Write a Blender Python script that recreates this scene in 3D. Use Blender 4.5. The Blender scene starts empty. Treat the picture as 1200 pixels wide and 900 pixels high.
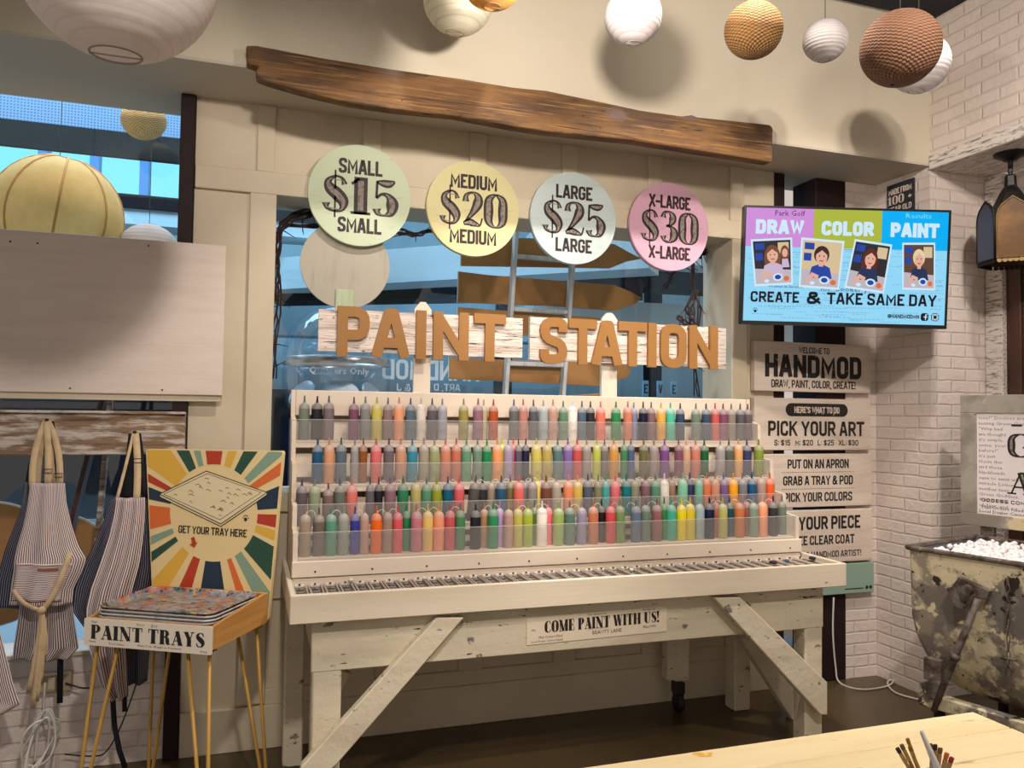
import bpy, bmesh, math, random
from mathutils import Vector, Matrix
random.seed(7)
S = bpy.context.scene
COL = S.collection
R = math.radians
# ------------------------------------------------------------------ camera
FPX = 920.0
YAW, PITCH, ROLL = 0.32236476, 0.03516577, 0.01391981
CAM = Vector((0, -3.746, 1.52))
_f = Vector((math.sin(YAW)*math.cos(PITCH), math.cos(YAW)*math.cos(PITCH), math.sin(PITCH)))
_r = Vector((math.cos(YAW), -math.sin(YAW), 0)); _u = _r.cross(_f)
CR = _r*math.cos(ROLL) + _u*math.sin(ROLL); CU = -_r*math.sin(ROLL) + _u*math.cos(ROLL)
cam = bpy.data.cameras.new('camera'); camo = bpy.data.objects.new('camera', cam); COL.objects.link(camo)
cam.sensor_width = 36; cam.lens = FPX/1200*36; cam.clip_start = 0.05
camo.matrix_world = Matrix(((CR.x, CU.x, -_f.x, CAM.x), (CR.y, CU.y, -_f.y, CAM.y), (CR.z, CU.z, -_f.z, CAM.z), (0, 0, 0, 1)))
S.camera = camo
S.view_settings.view_transform = 'Standard'; S.view_settings.look = 'None'
S.view_settings.gamma = 1.0; S.view_settings.use_curve_mapping = False
S.view_settings.exposure = 0.0
# ------------------------------------------------------------------ world and lights
W = bpy.data.worlds.new('world'); S.world = W; W.use_nodes = True
W.node_tree.nodes['Background'].inputs[0].default_value = (1.0, 0.89, 0.80, 1)
W.node_tree.nodes['Background'].inputs[1].default_value = 0.62
def spot(name, loc, aim, power, angle=70, blend=.5, size=.05, col=(1, .86, .70)):
    l = bpy.data.lights.new(name, 'SPOT'); l.energy = power; l.spot_size = R(angle); l.spot_blend = blend
    l.shadow_soft_size = size; l.color = col
    o = bpy.data.objects.new(name, l); COL.objects.link(o); o.location = loc
    o.rotation_euler = (Vector(aim)-Vector(loc)).to_track_quat('-Z', 'Y').to_euler(); return o
def area(name, loc, aim, power, sx, sy, col):
    l = bpy.data.lights.new(name, 'AREA'); l.energy = power; l.shape = 'RECTANGLE'; l.size = sx; l.size_y = sy; l.color = col
    o = bpy.data.objects.new(name, l); COL.objects.link(o); o.location = loc
    o.rotation_euler = (Vector(aim)-Vector(loc)).to_track_quat('-Z', 'Y').to_euler(); return o
WARM = (1, .90, .82)
# track heads high in front of the wall, lighting header, wall and bench
spot('track_or_fill_spot', (.97, -1.75, 2.86), (1.35, -.4, 3.5), 94, 140, 1.0, .05, WARM)
for x, p in ((.75, 130), (1.75, 130), (2.75, 90)):
    spot('track_or_fill_spot', (x, -1.5, 3.66), (x+.08, -.5, 1.1), p*1.12, 76, .5, .05, WARM)
# a head over the photographer: its light throws the big lantern's shadow on the blank board
spot('track_or_fill_spot', (.12, -3.22, 3.02), (.1, -.1, 1.45), 165, 66, .6, .07, WARM)
spot('lantern_fill_spot', (-.6, .40, 4.0), (-.95, .70, 2.6), 80, 85, .6, .05, WARM)  # added lamp, no fitting known here: brightens the lanterns in the left window
spot('track_or_fill_spot', (1.6, -3.3, 3.6), (1.9, -.2, .9), 110, 60, .6, .06, WARM)
spot('track_or_fill_spot', (2.3, -2.9, 3.6), (1.4, -2.4, .75), 360, 60, .6, .06, WARM)
spot('track_or_fill_spot', (1.6, -3.2, 3.5), (3.5, -.5, 1.6), 190, 66, .7, .06, WARM)
spot('track_or_fill_spot', (2.1, -2.7, 3.5), (3.2, -.4, 3.25), 90, 95, .9, .08, WARM)  # added fill rather than a known head: lifts the upper right header
# daylight inside the mall beyond the shop window
area('mall_daylight', (1.5, 4.6, 7.5), (1.0, 6.0, 0), 650, 9, 3, (.42, .72, 1.0))
area('mall_daylight', (-3.0, 3.5, 8.0), (-2.5, 6.0, 2), 560, 5, 3, (.42, .75, 1.0))
# ------------------------------------------------------------------ pixel -> place on a true plane
def ray(x, y): return _f*1.0 + CR*((x-600)/FPX) - CU*((y-450)/FPX)
def onY(x, y, Y): d = ray(x, y); return CAM + d*((Y-CAM.y)/d.y)
def onX(x, y, X): d = ray(x, y); return CAM + d*((X-CAM.x)/d.x)
def onZ(x, y, Z): d = ray(x, y); return CAM + d*((Z-CAM.z)/d.z)
def onP(x, y, p0, n): d = ray(x, y); return CAM + d*((Vector(p0)-CAM).dot(n)/d.dot(n))
def atD(x, y, d): return CAM + ray(x, y)*d
# ------------------------------------------------------------------ colour
def lin(c): 
    c = c/255.0
    return c/12.92 if c <= .04045 else ((c+.055)/1.055)**2.4
def sr(r, g, b, k=1.0): return (min(.92, lin(r)*k), min(.92, lin(g)*k), min(.92, lin(b)*k), 1)
# ------------------------------------------------------------------ object bookkeeping
MW = {}
def tag(o, label=None, cat=None, group=None, kind=None):
    if label: o['label'] = label
    if cat: o['category'] = cat
    if group: o['group'] = group
    if kind: o['kind'] = kind
    return o
def thing(name, label, cat, loc=(0, 0, 0), rz=0.0, group=None):
    o = bpy.data.objects.new(name, None); COL.objects.link(o); o.empty_display_size = .05
    o.location = loc; o.rotation_euler = (0, 0, rz)
    MW[o.name] = Matrix.Translation(Vector(loc)) @ Matrix.Rotation(rz, 4, 'Z')
    return tag(o, label, cat, group)
class MB:
    def __init__(s): s.b = bmesh.new(); s.uv = s.b.loops.layers.uv.new('UVMap'); s.mi = 0
    def face(s, pts, smooth=False):
        try: f = s.b.faces.new([s.b.verts.new(p) for p in pts])
        except ValueError: return None
        f.material_index = s.mi; f.smooth = smooth; return f
    def box(s, x0, x1, y0, y1, z0, z1, bev=0.0, M=None, seg=1):
        t = bmesh.new(); bmesh.ops.create_cube(t, size=1)
        for v in t.verts:
            v.co = Vector(((x0+x1)/2+v.co.x*abs(x1-x0), (y0+y1)/2+v.co.y*abs(y1-y0), (z0+z1)/2+v.co.z*abs(z1-z0)))
        if bev > 0: bmesh.ops.bevel(t, geom=list(t.edges), offset=bev, segments=seg, affect='EDGES')
        return s.merge(t, M)
    def merge(s, t, M=None, smooth=None):
        vm = {}
        for v in t.verts: vm[v] = s.b.verts.new(M @ v.co if M is not None else v.co)
        for f in t.faces:
            try:
                nf = s.b.faces.new([vm[v] for v in f.verts]); nf.material_index = s.mi
                nf.smooth = f.smooth if smooth is None else smooth
            except ValueError: pass
        t.free(); return s
    def beam(s, a, b, w, h, up=(0, 0, 1), bev=0.0):
        a, b = Vector(a), Vector(b); d = (b-a); L = d.length; d.normalize()
        sd = d.cross(Vector(up)).normalized(); u = sd.cross(d)
        M = Matrix(((d.x, sd.x, u.x, a.x), (d.y, sd.y, u.y, a.y), (d.z, sd.z, u.z, a.z), (0, 0, 0, 1)))
        return s.box(0, L, -w/2, w/2, -h/2, h/2, bev, M)
    def prism(s, poly, M, d, smooth=False):           # poly 2D in local xy, thickness along local z from 0 to d
        n = len(poly)
        a = [s.b.verts.new(M @ Vector((p[0], p[1], 0))) for p in poly]
        if d == 0:
            f = s.b.faces.new(a); f.material_index = s.mi; return s
        c = [s.b.verts.new(M @ Vector((p[0], p[1], d))) for p in poly]
        fs = [s.b.faces.new(a[::-1]), s.b.faces.new(c)]
        for i in range(n): 
            f = s.b.faces.new((a[i], a[(i+1) % n], c[(i+1) % n], c[i])); f.smooth = smooth; fs.append(f)
        for f in fs: f.material_index = s.mi
        return s
    def lathe(s, prof, seg=24, M=None, smooth=True, arc=None):
        M = M or Matrix.Identity(4); rings = []
        for r, z in prof:
            if r < 1e-6: rings.append([s.b.verts.new(M @ Vector((0, 0, z)))])
            else: rings.append([s.b.verts.new(M @ Vector((r*math.cos(2*math.pi*i/seg), r*math.sin(2*math.pi*i/seg), z))) for i in range(seg)])
        for A, B in zip(rings, rings[1:]):
            for i in range(seg):
                j = (i+1) % seg
                q = ([A[0]] if len(A) == 1 else [A[i], A[j]]) + ([B[0]] if len(B) == 1 else [B[j], B[i]])
                if len(q) > 2:
                    try: f = s.b.faces.new(q); f.smooth = smooth; f.material_index = s.mi
                    except ValueError: pass
        return s
    def tube(s, pts, r, seg=8, closed=False):
        pts = [Vector(p) for p in pts]; n = len(pts); rings = []
        rad = r if isinstance(r, (list, tuple)) else [r]*n
        prev = None
        for i, p in enumerate(pts):
            if closed: t = pts[(i+1) % n]-pts[i-1]
            else: t = pts[min(i+1, n-1)]-pts[max(i-1, 0)]
            if t.length < 1e-9: t = Vector((0, 0, 1))
            t.normalize()
            if prev is None:
                a = Vector((0, 0, 1)) if abs(t.z) < .9 else Vector((1, 0, 0)); sd = t.cross(a).normalized()
            else: sd = (prev - t*prev.dot(t)); sd = sd.normalized() if sd.length > 1e-6 else t.orthogonal().normalized()
            prev = sd; u = t.cross(sd)
            rings.append([s.b.verts.new(p + sd*math.cos(2*math.pi*k/seg)*rad[i] + u*math.sin(2*math.pi*k/seg)*rad[i]) for k in range(seg)])
        pr = list(zip(rings, rings[1:])) + ([(rings[-1], rings[0])] if closed else [])
        for A, B in pr:
            for k in range(seg):
                f = s.b.faces.new((A[k], A[(k+1) % seg], B[(k+1) % seg], B[k])); f.smooth = True; f.material_index = s.mi
        if not closed:
            for rg in (rings[0][::-1], rings[-1]):
                f = s.b.faces.new(rg); f.material_index = s.mi
        return s
    def grid(s, fn, nu, nv, smooth=True, us=1.0, vs=1.0):
        V = [[s.b.verts.new(fn(i/nu, j/nv)) for i in range(nu+1)] for j in range(nv+1)]
        for j in range(nv):
            for i in range(nu):
                f = s.b.faces.new((V[j][i], V[j][i+1], V[j+1][i+1], V[j+1][i])); f.smooth = smooth; f.material_index = s.mi
                for l, (a, b) in zip(f.loops, ((i, j), (i+1, j), (i+1, j+1), (i, j+1))): l[s.uv].uv = (a/nu*us, b/nv*vs)
        return s
def obj(name, m, mats, parent=None, recalc=True, solid=0.0):
    if recalc: bmesh.ops.recalc_face_normals(m.b, faces=list(m.b.faces))
    me = bpy.data.meshes.new(name); m.b.to_mesh(me); m.b.free()
    for x in (mats if isinstance(mats, (list, tuple)) else [mats]): me.materials.append(x)
    o = bpy.data.objects.new(name, me); COL.objects.link(o)
    if parent is not None:
        P = MW.get(parent.name, Matrix.Identity(4)); me.transform(P.inverted()); o.parent = parent
        MW[o.name] = P
    else: MW[o.name] = Matrix.Identity(4)
    if solid: md = o.modifiers.new('thickness', 'SOLIDIFY'); md.thickness = solid; md.offset = 0
    return o
def struct(name, m, mats, parent=None):
    o = obj(name, m, mats, parent)
    if parent is None: o['kind'] = 'structure'
    return o
def copy_tree(o, parent=None):
    c = o.copy(); COL.objects.link(c); c.parent = parent
    MW[c.name] = MW.get(o.name, Matrix.Identity(4))
    for ch in list(o.children): copy_tree(ch, c)
    return c
# ------------------------------------------------------------------ materials
def nt(name):
    m = bpy.data.materials.new(name); m.use_nodes = True; t = m.node_tree
    return m, t, t.nodes['Principled BSDF'], t.links
def node(t, kind, **kw):
    n = t.nodes.new(kind)
    for k, v in kw.items():
        if k in n.inputs: n.inputs[k].default_value = v
        else: setattr(n, k, v)
    return n
def coords(t, kind='Object', scale=(1, 1, 1)):
    c = node(t, 'ShaderNodeTexCoord'); mp = node(t, 'ShaderNodeMapping'); mp.inputs['Scale'].default_value = scale
    t.links.new(c.outputs[kind], mp.inputs['Vector']); return mp.outputs['Vector']
def mixc(t, fac, a, b):
    n = node(t, 'ShaderNodeMix', data_type='RGBA')
    for s, v in ((n.inputs[0], fac), (n.inputs[6], a), (n.inputs[7], b)):
        if hasattr(v, 'links'): t.links.new(v, s)
        else: s.default_value = v
    return n.outputs[2]
def noise_fac(t, vec, scale, lo, hi, detail=6, rough=.6, dist=0):
    n = node(t, 'ShaderNodeTexNoise'); n.inputs['Scale'].default_value = scale; n.inputs['Detail'].default_value = detail
    n.inputs['Roughness'].default_value = rough; n.inputs['Distortion'].default_value = dist
    t.links.new(vec, n.inputs['Vector'])
    r = node(t, 'ShaderNodeMapRange'); r.inputs['From Min'].default_value = lo; r.inputs['From Max'].default_value = hi
    t.links.new(n.outputs[0], r.inputs['Value']); return r.outputs[0], n.outputs[0]
def bump(t, h, strength, dist=.01):
    b = node(t, 'ShaderNodeBump'); b.inputs['Strength'].default_value = strength; b.inputs['Distance'].default_value = dist
    t.links.new(h, b.inputs['Height']); return b.outputs['Normal']
def mat(name, col, rough=.55, layers=(), metal=0.0, bmp=0.0, bscale=40, bstretch=(1, 1, 1), spec=.4, alpha=None, coat=0):
    """layers: (colour, noise scale, stretch, lo, hi) laid one over the other"""
    m, t, p, L = nt(name)
    c = col
    for (c2, sc, st, lo, hi) in layers:
        f, _ = noise_fac(t, coords(t, 'Object', st), sc, lo, hi); c = mixc(t, f, c, c2)
    if hasattr(c, 'links'): L.new(c, p.inputs['Base Color'])
    else: p.inputs['Base Color'].default_value = c
    p.inputs['Roughness'].default_value = rough; p.inputs['Metallic'].default_value = metal
    p.inputs['Specular IOR Level'].default_value = spec
    if coat: p.inputs['Coat Weight'].default_value = coat
    if bmp:
        _, h = noise_fac(t, coords(t, 'Object', bstretch), bscale, 0, 1); L.new(bump(t, h, bmp), p.inputs['Normal'])
    return m
def emis(name, col, strength=1.0):
    m, t, p, L = nt(name); p.inputs['Base Color'].default_value = (0, 0, 0, 1); p.inputs['Specular IOR Level'].default_value = .1
    p.inputs['Emission Color'].default_value = col; p.inputs['Emission Strength'].default_value = strength; return m
def brickmat(name, c1, c2, mortar, plane, bw=.205, bh=.0665, strength=.5):
    m, t, p, L = nt(name)
    c = node(t, 'ShaderNodeTexCoord'); sp = node(t, 'ShaderNodeSeparateXYZ'); cb = node(t, 'ShaderNodeCombineXYZ')
    L.new(c.outputs['Object'], sp.inputs[0]); L.new(sp.outputs['X' if plane == 'xz' else 'Y'], cb.inputs[0]); L.new(sp.outputs['Z'], cb.inputs[1])
    nz = node(t, 'ShaderNodeTexNoise'); nz.inputs['Scale'].default_value = 9; L.new(c.outputs['Object'], nz.inputs['Vector'])
    vm = node(t, 'ShaderNodeVectorMath', operation='MULTIPLY_ADD'); vm.inputs[1].default_value = (.012, .012, 0)
    L.new(nz.outputs['Color'], vm.inputs[0]); L.new(cb.outputs[0], vm.inputs[2])
    b = node(t, 'ShaderNodeTexBrick'); b.inputs['Scale'].default_value = 1; b.inputs['Brick Width'].default_value = bw
    b.inputs['Row Height'].default_value = bh; b.inputs['Mortar Size'].default_value = .007; b.inputs['Mortar Smooth'].default_value = .6
    b.inputs['Color1'].default_value = c1; b.inputs['Color2'].default_value = c2; b.inputs['Mortar'].default_value = mortar
    L.new(vm.outputs[0], b.inputs['Vector']); L.new(b.outputs['Color'], p.inputs['Base Color'])
    _, n2 = noise_fac(t, c.outputs['Object'], 30, 0, 1)
    a = node(t, 'ShaderNodeMath', operation='MULTIPLY_ADD'); L.new(b.outputs['Fac'], a.inputs[0]); a.inputs[1].default_value = -1.0; L.new(n2, a.inputs[2])
    L.new(bump(t, a.outputs[0], strength, .012), p.inputs['Normal']); p.inputs['Roughness'].default_value = .6
    return m
def stripes(name, light, dark, freq, axis='X', duty=.5, coord='UV', wob=0.0):
    m, t, p, L = nt(name)
    c = node(t, 'ShaderNodeTexCoord'); sp = node(t, 'ShaderNodeSeparateXYZ'); L.new(c.outputs[coord], sp.inputs[0])
    a = node(t, 'ShaderNodeMath', operation='MULTIPLY'); a.inputs[1].default_value = freq; L.new(sp.outputs[axis], a.inputs[0])
    f = node(t, 'ShaderNodeMath', operation='FRACT'); L.new(a.outputs[0], f.inputs[0])
    g = node(t, 'ShaderNodeMath', operation='GREATER_THAN'); g.inputs[1].default_value = duty; L.new(f.outputs[0], g.inputs[0])
    L.new(mixc(t, g.outputs[0], light, dark), p.inputs['Base Color']); p.inputs['Roughness'].default_value = .9
    p.inputs['Specular IOR Level'].default_value = .1
    return m
def clearmat(name, col, glossy=.08, rough=.02, tint=1.0):
    """see-through pane: mostly straight transmission with a fresnel reflection"""
    m, t, p, L = nt(name); t.nodes.remove(p); out = t.nodes['Material Output']
    tr = node(t, 'ShaderNodeBsdfTransparent'); tr.inputs[0].default_value = col
    gl = node(t, 'ShaderNodeBsdfGlossy'); gl.inputs['Roughness'].default_value = rough
    mx = node(t, 'ShaderNodeMixShader'); mx.inputs[0].default_value = glossy
    L.new(tr.outputs[0], mx.inputs[1]); L.new(gl.outputs[0], mx.inputs[2]); L.new(mx.outputs[0], out.inputs[0]); return m
def frostmat(name, col, amount):
    m, t, p, L = nt(name); out = t.nodes['Material Output']
    tr = node(t, 'ShaderNodeBsdfTransparent'); tr.inputs[0].default_value = (.97, .97, .97, 1)
    p.inputs['Base Color'].default_value = col; p.inputs['Roughness'].default_value = .35
    mx = node(t, 'ShaderNodeMixShader'); mx.inputs[0].default_value = amount
    L.new(tr.outputs[0], mx.inputs[1]); L.new(p.outputs[0], mx.inputs[2]); L.new(mx.outputs[0], out.inputs[0]); return m
def papermat(name, col, trans=.35, bscale=0, layers=()):
    m, t, p, L = nt(name); out = t.nodes['Material Output']
    f, h = noise_fac(t, coords(t), 14, .35, .75)
    cc = mixc(t, f, col, (col[0]*.86, col[1]*.86, col[2]*.84, 1)); L.new(cc, p.inputs['Base Color']); p.inputs['Roughness'].default_value = .8
    p.inputs['Specular IOR Level'].default_value = .15
    tl = node(t, 'ShaderNodeBsdfTranslucent'); L.new(cc, tl.inputs[0])
    mx = node(t, 'ShaderNodeMixShader'); mx.inputs[0].default_value = trans
    L.new(p.outputs[0], mx.inputs[1]); L.new(tl.outputs[0], mx.inputs[2]); L.new(mx.outputs[0], out.inputs[0])
    L.new(bump(t, h, .15), p.inputs['Normal']); return m
# ------------------------------------------------------------------ lettering: condensed gothic strokes
def rounded(pts, r, n=4):
    out = []
    for i, p in enumerate(pts):
        if len(p) < 3 or i in (0, len(pts)-1): out.append((p[0], p[1])); continue
        a, b, c = Vector(pts[i-1][:2]), Vector(p[:2]), Vector(pts[i+1][:2])
        rr = min(r*p[2], (a-b).length*.5, (c-b).length*.5)
        s, e = b+(a-b).normalized()*rr, b+(c-b).normalized()*rr
        for k in range(n+1):
            q = k/n; v = s*(1-q)**2 + b*2*q*(1-q) + e*q*q; out.append((v.x, v.y))
    return out
GOTH = {
'A': (.56, [[(0, 0), (.40, 1), (.60, 1), (1, 0)], [(.14, .26), (.86, .26)]]),
'B': (.52, [[(0, .52), (0, 1), (.94, 1, 1), (.94, .52, 1), (0, .52), (0, 0), (1, 0, 1), (1, .52, 1), (.2, .52)]]),
'C': (.50, [[(1, .68), (1, 1, 1.3), (0, 1, 1.3), (0, 0, 1.3), (1, 0, 1.3), (1, .32)]]),
'D': (.52, [[(0, 0), (0, 1)], [(.1, 1), (1, 1, 1.3), (1, 0, 1.3), (.1, 0)]]),
'E': (.44, [[(1, 1), (0, 1), (0, 0), (1, 0)], [(0, .52), (.85, .52)]]),
'F': (.42, [[(1, 1), (0, 1), (0, 0)], [(0, .52), (.85, .52)]]),
'G': (.52, [[(1, .70), (1, 1, 1.3), (0, 1, 1.3), (0, 0, 1.3), (1, 0, 1.3), (1, .46), (.55, .46)]]),
'H': (.54, [[(0, 0), (0, 1)], [(1, 0), (1, 1)], [(0, .5), (1, .5)]]),
'I': (.0, [[(0, 0), (0, 1)]]),
'J': (.46, [[(1, 1), (1, 0, 1.2), (0, 0, 1.2), (0, .32)]]),
'K': (.54, [[(0, 0), (0, 1)], [(.05, .42), (.98, 1.05)], [(.35, .62), (1, -.05)]]),
'L': (.42, [[(0, 1), (0, 0), (1, 0)]]),
'M': (.70, [[(0, 0), (0, 1), (.5, .28), (1, 1), (1, 0)]]),
'N': (.56, [[(0, 0), (0, 1)], [(1, 0), (1, 1)], [(0.02, 1.02), (.98, -.02)]]),
'O': (.52, [[(0, .5), (0, 1, 1.3), (1, 1, 1.3), (1, 0, 1.3), (0, 0, 1.3), (0, .5)]]),
'P': (.50, [[(0, 0), (0, 1)], [(.1, 1), (1, 1, 1.2), (1, .42, 1.2), (.1, .42)]]),
'Q': (.52, [[(0, .5), (0, 1, 1.3), (1, 1, 1.3), (1, 0, 1.3), (0, 0, 1.3), (0, .5)], [(.6, .3), (1.05, -.1)]]),
'R': (.52, [[(0, 0), (0, 1)], [(.1, 1), (.98, 1, 1.2), (.98, .46, 1.2), (.1, .46)], [(.5, .46), (1, 0)]]),
'S': (.50, [[(1, .74), (1, 1, 1.2), (0, 1, 1.2), (0, .56, 1), (1, .42, 1), (1, 0, 1.2), (0, 0, 1.2), (0, .26)]]),
'T': (.50, [[(-.08, 1), (1.08, 1)], [(.5, 1), (.5, 0)]]),
'U': (.52, [[(0, 1), (0, 0, 1.3), (1, 0, 1.3), (1, 1)]]),
'V': (.54, [[(0, 1), (.42, 0), (.58, 0), (1, 1)]]),
'W': (.80, [[(0, 1), (.22, 0), (.5, .85), (.78, 0), (1, 1)]]),
'X': (.54, [[(0, 0), (1, 1)], [(0, 1), (1, 0)]]),
'Y': (.54, [[(0, 1), (.5, .42), (1, 1)], [(.5, .45), (.5, 0)]]),
'Z': (.48, [[(0, 1), (1, 1), (0, 0), (1, 0)]]),
'0': (.50, [[(0, .5), (0, 1, 1.3), (1, 1, 1.3), (1, 0, 1.3), (0, 0, 1.3), (0, .5)]]),
'1': (.20, [[(0, .8), (1, 1), (1, 0)]]),
'2': (.48, [[(0, .72), (0, 1, 1.2), (1, 1, 1.2), (1, .58, .6), (0, .1), (0, 0), (1.05, 0)]]),
'3': (.48, [[(0, .74), (0, 1, 1.2), (1, 1, 1.2), (1, .52, 1), (.3, .52)], [(.3, .52), (1, .52, 1), (1, 0, 1.2), (0, 0, 1.2), (0, .26)]]),
'5': (.48, [[(1, 1), (0, 1), (0, .55), (1, .6, 1.2), (1, 0, 1.2), (0, 0, 1.2), (0, .24)]]),
'&': (.64, [[(1, .5), (.6, 0, 1), (0, 0, 1.2), (0, .48, 1), (.75, .72, .8), (.7, 1, 1), (.15, 1, 1), (.15, .68, .6), (1, 0)]]),
'@': (.8, [[(.72, .3), (.72, .7), (.32, .7, .8), (.32, .3, .8), (.72, .3)], [(.72, .32), (1, .3, .4), (1, 1, 1.2), (0, 1, 1.2), (0, 0, 1.2), (.9, 0)]]),
"'": (.0, [[(0, .72), (0, 1)]]), '.': (.0, [[(0, 0), (0, .11)]]), ',': (.08, [[(1, .03), (0, -.16)]]),
'!': (.0, [[(0, .36), (0, 1)], [(0, 0), (0, .12)]]), '-': (.30, [[(0, .45), (1, .45)]]), '+': (.42, [[(0, .45), (1, .45)], [(.5, .15), (.5, .75)]]),
':': (.0, [[(0, .06), (0, .26)], [(0, .62), (0, .82)]]), '$': (.50, [[(1, .74), (1, .95, 1.2), (0, .95, 1.2), (0, .56, 1), (1, .42, 1), (1, .05, 1.2), (0, .05, 1.2), (0, .26)], [(.5, -.05), (.5, 1.05)]]),
}
def strip(m, pts, ws, M, d, clampy=None):
    """quad strip along pts with per-point width; flat (d=0) or solid"""
    n = len(pts); P = [Vector((p[0], p[1])) for p in pts]; Ls, Rs = [], []
    for i in range(n):
        a = (P[i]-P[i-1]).normalized() if i > 0 and (P[i]-P[i-1]).length > 1e-9 else None
        b = (P[i+1]-P[i]).normalized() if i < n-1 and (P[i+1]-P[i]).length > 1e-9 else None
        a = a or b; b = b or a
        if a is None: return
        t = (a+b); t = t.normalized() if t.length > 1e-3 else a
        nn = Vector((-t.y, t.x)); co = max(.55, abs(nn.dot(Vector((-a.y, a.x)))))
        w = ws[i]/2/co; Ls.append(P[i]+nn*w); Rs.append(P[i]-nn*w)
    if clampy:
        for v in Ls+Rs: v.y = min(max(v.y, clampy[0]), clampy[1])
    def mk(z): return [m.b.verts.new(M @ Vector((v.x, v.y, z))) for v in Ls], [m.b.verts.new(M @ Vector((v.x, v.y, z))) for v in Rs]
    def F(*q):
        try: f = m.b.faces.new(q); f.material_index = m.mi
        except ValueError: pass
    l1, r1 = mk(d)
    for i in range(n-1): F(r1[i], r1[i+1], l1[i+1], l1[i])
    if d:
        l0, r0 = mk(0)
        for i in range(n-1):
            F(l0[i], l0[i+1], r0[i+1], r0[i]); F(r0[i], r0[i+1], r1[i+1], r1[i]); F(l1[i], l1[i+1], l0[i+1], l0[i])
        F(l0[0], r0[0], r1[0], l1[0]); F(l1[-1], r1[-1], r0[-1], l0[-1])
_zs = [0]
def solid_stroke(m, pts, w, M, d, cl):
    """solid stroke of mitre-free pieces, each a hair higher than the last so that no two tops coincide"""
    P = [Vector(p) for p in pts]
    for i in range(len(P)-1):
        a, b = P[i], P[i+1]
        if (b-a).length < 1e-6: continue
        t = (b-a).normalized(); n = Vector((-t.y, t.x))*w/2
        q = [a-n, b-n, b+n, a+n]
        for v in q: v.y = min(max(v.y, cl[0]), cl[1])
        _zs[0] = (_zs[0]+1) % 23
        m.prism([tuple(v) for v in q], M, d+_zs[0]*.00004)
    for p in P[1:-1]:
        _zs[0] = (_zs[0]+1) % 23
        m.prism([(x, min(max(y, cl[0]), cl[1])) for x, y in ngon(20, w/2, p.x, p.y)], M, d+_zs[0]*.00004, True)
def gothic(m, text, cx, cy, h, M, width=None, t=.17, gap=.13, d=0.0, rr=.16):
    """text centred on (cx, cy) in the plane of M; cap height h; squeezed to width when given"""
    adv = []; x = 0
    for ch in text:
        if ch == ' ': adv.append(x); x += .30; continue
        adv.append(x); x += GOTH[ch][0] + t + gap*(.9 if ch in "',.:" else 1)
    tot = x-gap; sx = (width/h)/tot if width else 1.0
    for ch, a in zip(text, adv):
        if ch == ' ': continue
        wd, st = GOTH[ch]
        for si, s in enumerate(st):
            q = [((p[0]*wd*sx + t/2 + a*sx + (sx-1)*t*.5), p[1]*(1-t)+t/2) + ((p[2],) if len(p) > 2 else ()) for p in s]
            def capped(p, e):      # only ends that reach the letter's limits get a cap
                if abs(e.y) > abs(e.x): return p[1] < .02 or p[1] > .98
                return p[0] < .02 or p[0] > .98
            a0, a1 = Vector(q[0][:2]), Vector(q[1][:2]); dv = (a0-a1).normalized()
            if capped(s[0], dv): e = a0+dv*t/2*.98; q[0] = (e.x, e.y)
            b0, b1 = Vector(q[-1][:2]), Vector(q[-2][:2]); dv = (b0-b1).normalized()
            if capped(s[-1], dv): e = b0+dv*t/2*.98; q[-1] = (e.x, e.y)
            q = rounded(q, rr)
            lo = -.25 if ch in ',$' else 0
            pts = [(cx + (p[0]-tot*sx/2)*h, cy + (p[1]-.5)*h) for p in q]
            if d: solid_stroke(m, pts, t*h, M, d-.002*0, (cy-.5*h, cy+.5*h)); continue
            strip(m, pts, [t*h]*len(pts), M if not si else M @ Matrix.Translation((0, 0, .0004*si)), d, (cy+(lo-.5)*h, cy+(.5 if ch != '$' else .6)*h))
    return tot*sx*h
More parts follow.
